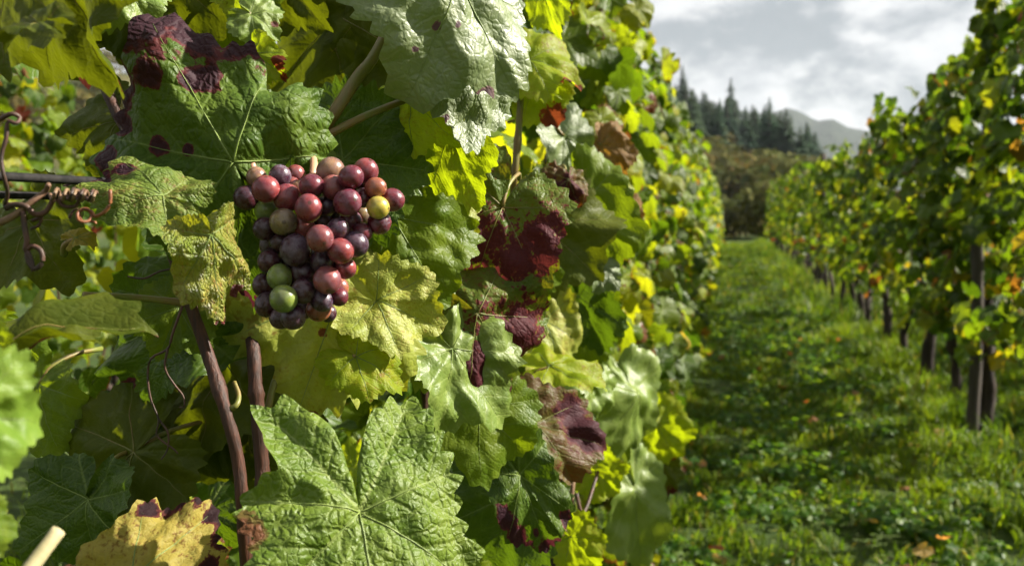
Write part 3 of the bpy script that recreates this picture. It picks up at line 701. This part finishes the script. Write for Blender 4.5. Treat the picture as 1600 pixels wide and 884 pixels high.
tendril([(108, 341, .47), (114, 330, .47), (122, 326, .47)], .0007, .0004)
tendril([(200, 432, .6), (225, 435, .6), (250, 424, .6), (280, 418, .6)], .0007, .0006)

D = dict
H = lambda *a, **k: hero(V1, *a, **k)
H2 = lambda *a, **k: hero(V2, *a, **k)
# --- upper left
H((368, 258), .565, 305, 121, (.08, .10, 1), 'spotted', 'large dark green leaf with purple-black scorched upper edge', na=200, nr=26, wf=.84, cup=.06, fold=-.05, pleat=.10, ruffle=.05, crumple=.09, curl=.10, bendy=.12, bendx=.3, twist=0, base=.5, notch=[(57, .42, 11), (125, .42, 25), (-48, .15, 9)],
  blotches=[(.25, .82, .27), (.0, .92, .24), (.5, .66, .24), (.66, .5, .14), (-.42, .74, .16), (-.55, .68, .13), (.10, .50, .11), (.02, .50, .07), (-.18, .62, .09), (-.52, .55, .08), (-.68, .40, .09), (-.35, .30, .06), (-.2, .2, .035)])
H((372, 262), .592, 235, -92, (-.25, -.06, .96), 'deep', 'dark green leaf hanging behind the left side of the grapes', wf=.62, cup=.12, fold=.05, pleat=.08, ruffle=.05, base=.8, blotches=[(-.1, 1.0, .13), (.15, .95, .12)], pet=False)
H((255, 302), .505, 158, 163, (.34, .52, .78), 'spotpale', 'pale green leaf with purple rim crossing the wires', na=160, nr=18, wf=.62, cup=.22, fold=-.10, ruffle=.06, crumple=.08, bendy=.3, pet=False, blotches=[(.30, .72, .17), (.46, .46, .14), (.05, .98, .14)])
H((328, 368), .488, 150, -76, (.58, .2, .79), 'blister', 'curled blistered yellow green leaf with maroon tip beside the cane', na=180, nr=22, wf=.62, cup=.18, fold=-.2, ruffle=.08, crumple=.12, bendx=.7, bendy=.2, base=.5, blotches=[(-.22, .92, .17), (.05, 1.0, .12), (-.48, .62, .10)], pet=False)
H((110, -50), .5, 225, -80, (-.55, .1, .83), 'olive', 'olive backlit leaf in the upper left corner', cup=.1, blotches=[(.3, .8, .10), (-.1, .95, .06)])
H((15, -60), .46, 200, -98, (-.5, .1, .85), 'olive')
H((60, -80), .56, 220, -85, (-.3, .1, .95), 'olive')
H((250, -60), .68, 190, -95, (-.3, .1, .95), 'olive')
H((330, -50), .70, 170, -80, (-.3, .1, .95), 'mid')
H((185, -35), .62, 105, -50, (.4, .35, .85), 'pale')
H((392, 22), .64, 62, -30, (.3, .3, .9), 'pale', blotches=[(-.2, .6, .1)])
H((368, -18), .66, 60, -45, (-.4, .2, .9), 'yellow')
H((398, 85), .63, 72, -35, (-.35, .3, .88), 'yellow', 'small yellow leaf with red rim beside the large spotted leaf', wf=.7, blotches=[(-.25, .6, .22), (0, .95, .18)])
H((205, -15), .67, 130, -97, (-.3, .1, .95), 'olive')
H((185, 188), .64, 120, -118, (-.4, .2, .9), 'olive')
H((60, 35), .40, 130, 172, (-.2, .7, .6), 'olive', wf=.4, pet=False)
# --- top centre
H((520, 20), .76, 190, -84, (-.5, .05, .86), 'olive', 'broad olive backlit leaf behind the green stalks', cup=.08, wf=1.05)
H((445, -40), .70, 120, -60, (-.45, .1, .88), 'olive')
H((590, 10), .74, 150, -95, (-.45, .1, .88), 'olive')
H((715, -45), .615, 240, -98, (.60, .25, .76), 'glare', 'large grey green leaf glaring in the sun at the top', na=180, nr=20, cup=.16, fold=-.08, ruffle=.05, crumple=.07, wf=.98, blotches=[(-.5, .72, .10), (.02, .42, .035), (.10, .62, .025), (-.1, .35, .025)])
H((745, 85), .665, 165, -92, (.57, .2, .8), 'glare', 'second grey green shiny leaf below the large glaring leaf', cup=.1, ruffle=.07, wf=.75, blotches=[(-.4, .85, .08), (.35, .7, .06)])
H((643, 152), .67, 122, -52, (-.45, .12, .88), 'yellow', 'bright yellow green leaf lit from behind at the end of the green stalk', wf=.75, cup=.1, pet=False)
H((702, 205), .69, 135, -72, (-.4, .1, .9), 'yellow', 'narrow bright yellow green leaf right of the grapes', wf=.62)
H((640, 215), .72, 110, -60, (-.2, .1, .97), 'mid')
H((535, 250), .665, 150, -6, (-.05, .02, 1), 'deep', 'dark green toothed leaf behind the right side of the grapes', na=170, nr=18, wf=1.12, cup=.1, ruffle=.04, base=1.2, tooth=.13)
H((495, 222), .655, 60, -65, (.3, .1, .95), 'pale', wf=.5)
H((455, 205), .69, 120, -100, (0, .1, .99), 'deep')
H((410, 215), .66, 95, -85, (-.2, .1, .97), 'olive', wf=.7)
H((850, -20), .95, 95, -82, (-.35, .2, .9), 'yellow', wf=.5)
H2((826, 92), .98, 98, -12, (.0, .45, .89), 'yellow', 'yellow leaf with brown burnt rim hanging at the stalk top', cup=.25, ruffle=.07, blotches=[(.05, .98, .15), (.35, .75, .15)])
H2((830, 140), 1.0, 75, -50, (-.2, .4, .9), 'yellow', blotches=[(0, .8, .3)])
# --- centre, under and right of the grapes
H((525, 462), .672, 205, -100, (.50, .26, .83), 'palegold', 'pale yellow green leaf below the grapes with rusty specks', na=180, nr=20, wf=1.08, cup=.10, ruffle=.055, crumple=.08, tooth=.15, blotches=[(.28, .9, .06), (-.1, .55, .04), (-.1, .98, .08), (.02, .3, .04)], pet=False)
H((588, 470), .668, 120, -22, (.25, .30, .92), 'palegold', wf=.9, pet=False)
H((556, 556), .655, 102, -24, (.12, .42, .9), 'yellow', 'small yellow leaf overlapping the pale leaf below the grapes', wf=.85, cup=.15)
H((612, 338), .70, 178, -58, (.10, .16, .98), 'mid', 'mid green leaf with yellowing tip right of the grapes', na=160, nr=16, wf=.9, cup=.14, fold=-.08, ruffle=.06)
H((665, 330), .745, 100, -38, (.1, .3, .95), 'palegold', blotches=[(.2, .5, .2)])
H((655, 478), .78, 150, -80, (.30, .22, .93), 'pale', wf=.8)
H((705, 545), .735, 155, -52, (.52, .32, .79), 'pale', 'pale green sunlit leaf beside the red mottled leaf', na=160, nr=16, wf=.9, base=.6, cup=.14)
H((748, 640), .79, 125, -38, (.12, .32, .94), 'mid')
H((690, 400), .86, 110, -65, (.0, .15, .98), 'mid')
H((785, 322), .77, 178, -112, (-.02, .18, .98), 'redgreen', 'green leaf heavily mottled with dark red right of the grapes', na=160, nr=18, wf=.85, cup=.1, ruffle=.06, crumple=.09, blotches=[(-.35, .4, .34), (.1, .35, .26), (-.5, .2, .3), (.3, .72, .2), (-.1, .75, .26), (.4, .35, .2)])
H((742, 492), .75, 176, -48, (.34, .24, .91), 'redgreen', 'dark red mottled leaf with green rim in the middle of the vine', na=160, nr=18, wf=.92, cup=.22, crumple=.08, bendx=.2, twist=0, blotches=[(.05, .55, .50), (-.28, .45, .36), (.3, .35, .32), (.1, .9, .25)])
H((835, 662), .95, 152, -16, (.30, .42, .86), 'red', 'glossy purple red leaf at the right side of the vine', na=160, nr=18, wf=.66, cup=.15, ruffle=.05, base=.55, bendx=.1, bendy=.3, twist=0, blotches=[(-.1, .62, .34), (-.4, .4, .24)])
H((825, 640), .97, 90, -105, (.3, .2, .93), 'redgreen', wf=.7)
H((850, 725), 1.05, 50, -70, (.3, .2, .9), 'brown')
H((740, 248), .90, 82, -84, (.3, .1, .95), 'red', 'narrow maroon leaf hanging between yellow leaves', wf=.55, cup=.5, blotches=[(0, .5, .5)])
H((728, 300), .92, 70, -60, (.3, .2, .93), 'mid', wf=.6)
H((886, 282), 1.02, 80, -98, (.25, .2, .95), 'red', 'crumpled dark maroon dry leaf', wf=.75, cup=.7, crumple=.2, bendy=1.2, blotches=[(0, .5, .6)])
H((800, 412), .98, 108, -62, (-.25, .2, .95), 'mid', 'green wrinkled leaf lit from behind next to the red leaves', wf=.85)
H((770, 420), .93, 70, -100, (.0, .2, .95), 'mid', blotches=[(0, .8, .2)])
H2((850, 355), 1.06, 135, -42, (-.22, .22, .95), 'olive', wf=1.0)
H2((912, 318), 1.15, 165, -66, (.22, .12, .97), 'mid', 'long green leaf folded along its middle near the crumpled maroon leaf', wf=.6, fold=.25)
H2((882, 212), 1.15, 128, -62, (.52, .2, .83), 'glare', 'grey green shiny leaf hanging above the crumpled maroon leaf', wf=.55, cup=.2)
H2((938, 225), 1.3, 76, -62, (-.1, .2, .97), 'brown', 'brown and yellow withered leaf hanging below the top leaves', wf=.9, cup=.35, crumple=.14)
H2((968, 315), 1.5, 60, -20, (.2, .45, .87), 'brown', 'pale brown withered leaf jutting to the right', wf=.8, cup=.4, crumple=.14)
H2((942, 415), 1.15, 50, -100, (.52, .25, .8), 'glare', wf=.9)
H2((905, 462), 1.2, 118, -70, (-.45, .0, .89), 'deep', wf=.62, fold=.3)
H2((905, 450), 1.22, 80, -8, (-.2, .6, .77), 'mid', wf=.5)
H2((858, 572), 1.05, 108, 2, (.0, .90, .42), 'yellow', 'thin yellow leaf seen nearly edge on', wf=.8, cup=.2)
H2((850, 500), 1.12, 110, -70, (.4, .25, .88), 'palegold', wf=.8)
H2((880, 520), 1.25, 100, -60, (.1, .2, .97), 'mid')
H2((985, 615), 1.5, 155, -84, (.66, .15, .73), 'pale', 'pale grey green leaf hanging edgewise near the grass', wf=.62, cup=.2)
H2((925, 600), 1.35, 70, -60, (.5, .2, .84), 'pale')
H2((1026, 662), 1.9, 84, -62, (-.25, .15, .95), 'yellow', 'bright yellow leaf with pink burnt rim against the grass', wf=.85, cup=.25, blotches=[(.1, 1.0, .13)])
H2((1035, 725), 1.95, 60, -70, (.2, .15, .95), 'olive', wf=.7, blotches=[(0, .95, .3)])
H2((990, 762), 1.5, 150, -82, (.35, .1, .93), 'pale', 'long pale green leaf hanging at the bottom near the grass', wf=.5)
H((812, 742), .86, 165, -68, (.24, .1, .97), 'deep', 'dark green leaf with thick purple black rim at the bottom', na=160, nr=16, wf=.52, cup=.2, ruffle=.08, blotches=[(.45, .55, .2), (.4, .8, .2), (0, 1.0, .2), (-.3, .85, .14), (.55, .3, .16), (-.5, .6, .13), (.1, .6, .06)])
H((795, 775), .95, 135, -105, (-.3, .1, .95), 'deep')
H((892, 838), 1.05, 66, -52, (-.2, .15, .96), 'yellow')
H2((930, 735), 1.2, 58, -45, (-.2, .2, .95), 'yellow')
H2((870, 655), 1.1, 75, -60, (.4, .2, .9), 'pale')
# --- bottom and left
H((565, 797), .50, 258, -78, (.40, .40, .83), 'rugose', 'big wrinkled bright green leaf at the bottom centre', na=240, nr=40, wf=1.06, cup=.10, fold=-.03, pleat=.16, ruffle=.04, crumple=.07, base=1.5, notch=[(126, .30, 13), (-128, .10, 10), (80, .06, 9), (-78, .05, 9)], bendy=.25, bendx=.15, twist=0, tooth=.12, blotches=[(.72, .05, .16)], pet=False)
H((430, 668), .78, 115, -60, (-.3, .1, .95), 'olive', blotches=[(.2, .8, .2)])
H((-30, 568), .43, 285, 37, (-.42, .72, .55), 'olive', 'twisted olive brown leaf pointing up at the left edge', na=150, nr=16, wf=.42, cup=.12, twist=.4, ruffle=.04, blotches=[(.1, .98, .10), (.4, .3, .12), (.2, .6, .07)])
H((292, 490), .655, 250, 200, (-.22, .08, .97), 'deep', 'broad shaded dark green leaf behind the left cane', wf=.6, cup=.1, blotches=[(-.5, .8, .16), (-.2, 1.0, .1)])
H((345, 555), .71, 225, 212, (-.38, .15, .91), 'olive', 'olive shaded leaf with brown scorched spots left of the cane', wf=.9, blotches=[(.45, .72, .12), (.25, .45, .06), (.55, .4, .07)])
H((372, 600), .745, 200, -122, (-.38, .08, .92), 'olive')
H((340, 650), .76, 160, -105, (-.4, .05, .92), 'olive')
H((280, 482), .635, 92, -110, (.1, .2, .97), 'mid')
H((205, 910), .5, 190, 47, (.02, .45, .89), 'gold', 'dull yellow leaf with blackened purple rim at the bottom left', na=160, nr=18, wf=.72, cup=.12, ruffle=.07, blotches=[(.1, .98, .2), (.42, .78, .17), (.5, .5, .12), (-.4, .75, .16), (-.55, .5, .12), (-.2, .85, .08), (.3, .9, .15)])
H((-62, 650), .31, 152, -5, (.48, .3, .82), 'smooth', 'blurred pale green leaf at the left edge closest to the viewer', na=150, nr=14, wf=.95, cup=.2)
H((-40, 830), .34, 70, 5, (.4, .3, .85), 'mid')
H((-25, 520), .36, 60, -60, (.0, .3, .9), 'yellow')
H((215, 705), .69, 195, -145, (-.35, .12, .93), 'olive', wf=.9, blotches=[(-.2, .6, .1)])
H((140, 780), .66, 150, -95, (-.35, .1, .93), 'deep')
H((45, 345), .62, 130, -55, (-.35, .2, .92), 'olive')
H((118, 372), .56, 50, 15, (.2, .4, .9), 'gold', wf=.5, cup=.6)
H((225, 690), .72, 80, -50, (.2, .4, .9), 'deep', wf=.6, fold=.3)
H((60, 600), .72, 130, -120, (-.3, .1, .95), 'mid', blotches=[(0, .6, .2)])
# filler leaves of the same vine, deeper in the row
GAPS = [(-50, 95, 115, 445), (100, 325, 290, 440), (195, 700, 250, 760), (-50, 560, 130, 690), (330, 660, 480, 800), (0, 80, 70, 170), (740, 255, 770, 310)]
r = random.Random(77); cnt = 0; fill = []
for _ in range(4000):
    if cnt >= 230: break
    p = (r.uniform(-.85, -.40), r.uniform(.2, 2.0), r.uniform(.35, 2.15))
    q = to_px(p)
    if q[2] < .72 or not (-200 < q[0] < 1000 and -250 < q[1] < 1150): continue
    if any(a < q[0] < c and b < q[1] < e for (a, b, c, e) in GAPS): continue
    if q[0] < 420 and 90 < q[1] < 500 and r.random() < .75: continue
    s = r.uniform(.05, .08); c = pick(PAL[:4], r)
    o = link('leaf', r.choice(MID), V1); o.matrix_local = Matrix.Translation(Vector(p) - V1.location) @ leaf_rot(r, 1 if r.random() < .6 else -1, .3).to_4x4() @ Matrix.Scale(s, 4); o.color = (*c, r.random() ** 2)
    cnt += 1

MIDHI = []
for i in range(10):
    rr_ = random.Random(i + 140)
    me, _ = leaf_mesh('leaf', MATS['row_leaf'], 120, 8, 140 + i, cup=rr_.uniform(-.05, .35), fold=rr_.uniform(-.15, .3), pleat=rr_.uniform(0, .15), ruffle=rr_.uniform(.03, .07), bendy=rr_.uniform(.1, 1.0), bendx=rr_.uniform(-.4, .7), twist=rr_.uniform(-.4, .4), crumple=.08, teeth=30, tooth=.13)
    MIDHI.append(me)
cnt = 0
for _ in range(3000):
    if cnt >= 120: break
    y = r.uniform(.95, 3.2); p = (-.33 + r.uniform(0, .15) * min(1, y / 2.0), y, r.uniform(.3, 1.85)); q = to_px(p)
    if q[0] < 665 or q[2] < .95: continue
    if any(math.hypot(q[0] - a, q[1] - b) < k for a, b, k in ((770, 410, 105), (800, 560, 105), (905, 680, 95), (760, 90, 110), (850, 800, 60), (745, 610, 60))): continue
    s_ = r.uniform(.045, .072); c = pick(PAL[1:5], r)
    vv_ = V1 if y < 1.2 else V2
    o = link('leaf', r.choice(MIDHI), vv_); o.matrix_local = Matrix.Translation(Vector(p) - vv_.location) @ leaf_rot(r, 1 if r.random() < .75 else -1, .35).to_4x4() @ Matrix.Scale(s_, 4); o.color = (*c, r.random() ** 2)
    cnt += 1

# ------------------------------------------------------------------ the bunch of grapes
def grape_material():
    m, t = newmat('grape')
    oi = t.n('ShaderNodeObjectInfo'); tcx = t.n('ShaderNodeTexCoord'); ob = tcx.outputs['Object']
    rnd = t.m('MULTIPLY', oi.outputs['Random'], 50)
    n1 = t.noise(1.0, 3, ob, 0.5, w=rnd); n2 = t.noise(2.2, 5, ob, 0.7, w=rnd); n3 = t.noise(22, 2, ob, 0.5, w=rnd)
    col = oi.outputs['Color']
    c = t.mix(t.ss(n1, 0.35, 0.7), col, t.mix(1.0, col, (0.55, 0.5, 0.75), 'MULTIPLY'))
    c = t.mix(t.m('MULTIPLY', t.ss(n1, 0.5, 0.3), 0.35), c, t.mix(1.0, col, (1.5, 1.45, 1.0), 'MULTIPLY'))
    bloom = t.m('MULTIPLY', t.ss(n2, 0.42, 0.72), t.m('ADD', 0.14, t.m('MULTIPLY', oi.outputs['Alpha'], 0.42)))
    c = t.mix(bloom, c, (0.22, 0.19, 0.24))
    c = t.mix(t.m('MULTIPLY', t.ss(n3, 0.70, 0.76), 0.7), c, (0.05, 0.02, 0.02))
    sp = t.n('ShaderNodeSeparateXYZ', Vector=ob)
    dot = t.ss(sp.outputs[2], 0.985, 0.992)
    c = t.mix(t.m('MULTIPLY', dot, 0.85), c, (0.06, 0.03, 0.02))
    p = t.n('ShaderNodeBsdfPrincipled', Base_Color=c, Roughness=t.m('ADD', 0.27, t.m('MULTIPLY', bloom, 0.8)))
    p.inputs['Subsurface Weight'].default_value = 0.22; p.inputs['Subsurface Radius'].default_value = (1.0, 0.35, 0.2); p.inputs['Subsurface Scale'].default_value = 0.004
    p.inputs['Specular IOR Level'].default_value = 0.5
    t.n('ShaderNodeOutputMaterial', Surface=p); MATS['grape'] = m
grape_material()
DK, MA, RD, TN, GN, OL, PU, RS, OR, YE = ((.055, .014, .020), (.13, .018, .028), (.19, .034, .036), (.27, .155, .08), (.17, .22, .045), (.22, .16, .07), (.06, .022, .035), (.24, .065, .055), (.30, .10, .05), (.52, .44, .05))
GR_ = [(133, 233, 55, DK, 1), (179, 137, 42, TN, 1), (222, 193, 58, RD, 0), (288, 132, 46, PU, 1), (360, 126, 40, RS, 1.5), (343, 170, 30, RS, 1.5), (320, 233, 58, RD, 0), (222, 288, 48, GN, 1), (304, 345, 58, OL, 0), (216, 375, 48, DK, 1),
       (420, 280, 60, RD, -.3), (433, 178, 52, MA, .3), (377, 190, 34, TN, 1.3), (520, 110, 58, TN, 1), (530, 185, 52, RS, .6), (615, 138, 53, MA, .2), (682, 110, 54, RD, .6), (728, 187, 44, OR, .6), (805, 243, 50, MA, .8), (739, 278, 48, YE, 0),
       (672, 233, 44, MA, .5), (598, 255, 60, MA, -.3), (745, 347, 50, MA, .6), (500, 270, 46, PU, .7), (393, 367, 50, RS, .5), (612, 340, 46, MA, .4), (555, 378, 49, PU, .1), (668, 392, 40, MA, .6), (472, 420, 58, RS, -.3), (632, 445, 56, PU, .2),
       (358, 473, 66, PU, -.4), (566, 478, 56, RD, -.1), (482, 525, 54, PU, -.3), (392, 578, 54, DK, .3), (505, 612, 60, RS, -.3), (586, 555, 48, RD, .4), (286, 598, 54, GN, .3), (394, 662, 52, DK, 0), (304, 698, 58, GN, -.3), (556, 645, 42, OR, .6),
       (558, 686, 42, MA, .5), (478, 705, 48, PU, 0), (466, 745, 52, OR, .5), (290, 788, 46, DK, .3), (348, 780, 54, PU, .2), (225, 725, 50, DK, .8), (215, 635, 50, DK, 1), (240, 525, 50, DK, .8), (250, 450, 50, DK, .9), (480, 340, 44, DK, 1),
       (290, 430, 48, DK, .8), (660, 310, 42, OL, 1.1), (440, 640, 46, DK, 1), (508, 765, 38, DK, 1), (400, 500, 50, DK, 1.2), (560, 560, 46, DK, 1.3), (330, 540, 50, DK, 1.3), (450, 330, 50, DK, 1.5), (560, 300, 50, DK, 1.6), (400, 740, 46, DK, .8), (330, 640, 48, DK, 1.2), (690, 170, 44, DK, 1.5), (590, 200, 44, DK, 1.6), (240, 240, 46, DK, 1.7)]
bunch = empty('grape_bunch', at(470, 262, .56), 'hanging bunch of red, purple and green ripening grapes', 'grapes')
import bmesh
bm = bmesh.new(); bmesh.ops.create_uvsphere(bm, u_segments=32, v_segments=20, radius=1.0)
for f in bm.faces: f.smooth = True
gm = bpy.data.meshes.new('grape'); bm.to_mesh(gm); bm.free(); gm.materials.append(MATS['grape'])
GD = .548; gp = []
for (X, Y, R, c, lay) in GR_:
    px, py = 340 + X / 2.948, 230 + Y / 2.948
    gp.append([px, py, GD + lay * .0105, R * 1.11 / 2.948 * GD / F, c])
for it in range(60):           # slide grapes along the sight line until they no longer interpenetrate
    for i in range(len(gp)):
        for j in range(i):
            a, b = gp[i], gp[j]
            dx = math.hypot(a[0] - b[0], a[1] - b[1]) * GD / F; need = (a[3] + b[3]) * .93
            if dx < need:
                dz = math.sqrt(need * need - dx * dx); cur = a[2] - b[2]
                if abs(cur) < dz:
                    sgn = 1 if cur >= 0 else -1; k = (dz - abs(cur)) * .25 * sgn
                    a[2] += k; b[2] -= k
gr = random.Random(3); cen = at(455, 370, .57)
pale = [0]
for (px, py, d, R, c) in gp:
    R = R * d / GD
    o = link('grape', gm); p = at(px, py, d)
    out = (p - cen).normalized() + Vector((gr.gauss(0, .3), gr.gauss(0, .3), gr.gauss(-.3, .3)))
    o.matrix_world = Matrix.Translation(p) @ out.to_track_quat('Z', 'Y').to_matrix().to_4x4() @ Matrix.Diagonal((R * gr.uniform(.95, 1.03), R * gr.uniform(.95, 1.03), R * gr.uniform(.98, 1.08), 1))
    k = gr.uniform(.88, 1.15); o.color = (c[0] * k, c[1] * k, c[2] * k, gr.random() if c in (DK, PU, MA) else .12)
    setp(o, bunch)
for pts, r0 in (([(483, 232, .622), (487, 240, .605), (490, 252, .582), (489, 275, .568), (480, 330, .57), (455, 400, .57), (440, 480, .57)], .0026), ([(394, 240, .575), (395, 262, .566), (400, 290, .57), (440, 320, .57)], .0024)):
    pxtube('stem', pts, r0, r0 * .7, 'peduncle', bunch, 20, 8)

# ------------------------------------------------------------------ grass, weeds and fallen leaves on the path
def grass_material():
    m, t = newmat('grass')
    c = t.n('ShaderNodeAttribute', {'attribute_name': 'Col'}).outputs['Color']
    p = t.n('ShaderNodeBsdfPrincipled', Base_Color=c, Roughness=0.5); p.inputs['Specular IOR Level'].default_value = 0.16
    tr = t.n('ShaderNodeBsdfTranslucent', Color=t.mix(1.0, c, (2.0, 2.0, 0.8), 'MULTIPLY'))
    t.n('ShaderNodeOutputMaterial', Surface=t.n('ShaderNodeMixShader', i0=0.38, i1=p, i2=tr)); MATS['grass'] = m
grass_material()
def grass(name, n, xr, yr, h, wd, label, seed, power=1.0, edge=True):
    g = np.random.default_rng(seed)
    u = g.random(n) ** power; y = yr[0] + (yr[1] - yr[0]) * u; x = g.uniform(*xr, n)
    fld = np.array([mnoise.noise(Vector((a * 1.6, b * 1.3, 3.1))) for a, b in zip(x, y)])
    cl2 = np.array([mnoise.noise(Vector((a * 5, b * 5, 7.7))) for a, b in zip(x, y)])
    keep = g.random(n) < np.clip(.45 + 1.3 * cl2 + .5 * fld, .05, 1); x, y, fld, cl2 = x[keep], y[keep], fld[keep], cl2[keep]; n = len(x)
    z = np.array([gz(a, b) for a, b in zip(x, y)])
    tall = (1 + 1.5 * np.clip((x - .85) / .4, 0, 1) + .5 * np.clip((-.05 - x) / .2, 0, 1)) if edge else 1.0
    hh = h * g.uniform(.45, 1.25, n) * (1 + .6 * cl2) * tall * (1 + y * .012)
    ww = wd * g.uniform(.6, 1.5, n) * (1 + y * .07)
    an = g.uniform(0, 2 * np.pi, n); lean = g.uniform(.15, 1.2, n); la = g.uniform(0, 2 * np.pi, n)
    bx, by = np.cos(an) * ww, np.sin(an) * ww; lx, ly = np.cos(la) * lean * hh, np.sin(la) * lean * hh
    V = np.zeros((n, 5, 3)); B = np.stack([x, y, z - .01], 1)
    V[:, 0] = B - np.stack([bx, by, 0 * bx], 1); V[:, 1] = B + np.stack([bx, by, 0 * bx], 1)
    Mid = B + np.stack([lx * .35, ly * .35, hh * .62], 1)
    V[:, 2] = Mid + np.stack([bx, by, 0 * bx], 1) * .8; V[:, 3] = Mid - np.stack([bx, by, 0 * bx], 1) * .8
    V[:, 4] = B + np.stack([lx, ly, hh * np.clip(1.05 - .35 * lean, .35, 1)], 1)
    idx = np.arange(n)[:, None] * 5
    loops = np.concatenate([idx + np.array([[0, 1, 2, 3]]), idx + np.array([[3, 2, 4]])], 1).ravel()
    tot = np.tile([4, 3], n)
    c1, c2, c3 = np.array([.034, .080, .005]), np.array([.13, .18, .009]), np.array([.20, .17, .03])
    k = np.clip(.5 + fld * .8 + g.normal(0, .25, n), 0, 1)[:, None]
    C = c1 * (1 - k) + c2 * k; dry = (g.random(n) < .06)[:, None]; C = np.where(dry, c3, C) * g.uniform(.75, 1.25, (n, 1))
    C = np.concatenate([C, np.ones((n, 1))], 1); C = np.repeat(C, 5, 0)
    o = link(name, mesh_np(name, V.reshape(-1, 3), loops, tot, MATS['grass'], True, None, None, {'Col': C}), kind='stuff', label=label, category='grass')
grass('grass', 120000, (-.45, 3.0), (3.0, 11), .058, .0035, 'lush green grass covering the path between the vine rows', 1, 1.35)
grass('grass', 60000, (-.45, 3.2), (11, 40), .075, .0042, 'far stretch of green grass path between the vine rows', 2, 1.2)
grass('grass', 12000, (-3.2, -.4), (.8, 8), .10, .003, 'grass growing under and behind the left vine row', 3, 1.0, False)
def weeds(n, xr, yr, seed):
    r = random.Random(seed); items = []
    for _ in range(n):
        x, y = r.uniform(*xr), r.uniform(*yr)
        if mnoise.noise(Vector((x * 2.1, y * 1.7, 12))) < .02: continue
        for k in range(r.randint(3, 6)):
            a = r.random() * 6.28; q = r.uniform(.01, .05)
            n_ = Vector((math.cos(a) * .5, math.sin(a) * .5, 1)).normalized(); t = Vector((math.cos(a), math.sin(a), .1)); yv = (t - n_ * t.dot(n_)).normalized()
            M = Matrix((yv.cross(n_), yv, n_)).transposed()
            c = r.choice([(.035, .09, .008), (.06, .13, .012), (.10, .16, .016)])
            items.append(((x + math.cos(a) * q, y + math.sin(a) * q, gz(x, y) + r.uniform(.02, .075)), M, r.uniform(.014, .034), c))
    return build_stuff(items)
link('ground_cover', weeds(6500, (-.3, 2.6), (3.0, 13), 9), kind='stuff', label='low broad leaved weeds growing among the path grass', category='weeds')
fr = random.Random(21)
for i in range(46):
    x, y = fr.uniform(-.2, 1.35), 3.5 + 9 * fr.random() ** 1.5
    o = link('fallen_leaf', fr.choice(MID), label='curled brown or reddish fallen vine leaf lying on the grass path', category='fallen leaf', group='fallen leaves on the grass path')
    o.location = (x, y, gz(x, y) + fr.uniform(.035, .06)); s = fr.uniform(.03, .052); o.scale = (s, s, s)
    o.rotation_euler = (fr.gauss(0, .35), fr.gauss(0, .35) + (math.pi if fr.random() < .4 else 0), fr.random() * 6.28)
    c = fr.choice([(.30, .14, .08), (.36, .18, .10), (.22, .08, .04), (.30, .07, .04), (.36, .24, .08)]); o.color = (*c, .3)

# ------------------------------------------------------------------ air between here and the far hills
m, t = newmat('haze')
t.n('ShaderNodeOutputMaterial', Volume=t.n('ShaderNodeVolumePrincipled', Color=(0.80, 0.88, 1.0, 1), Density=0.00013))
X0, X1, Y0, Y1, Z0, Z1 = -2300, 2300, -300, 2400, -30, 215
hv = [(x, y, z) for z in (Z0, Z1) for y in (Y0, Y1) for x in (X0, X1)]
hl = [0, 2, 3, 1, 4, 5, 7, 6, 0, 1, 5, 4, 2, 6, 7, 3, 0, 4, 6, 2, 1, 3, 7, 5]
link('haze', mesh_np('haze', hv, hl, [4] * 6, m, False), kind='stuff', label='thin bluish haze over the vineyard and hills', category='haze')
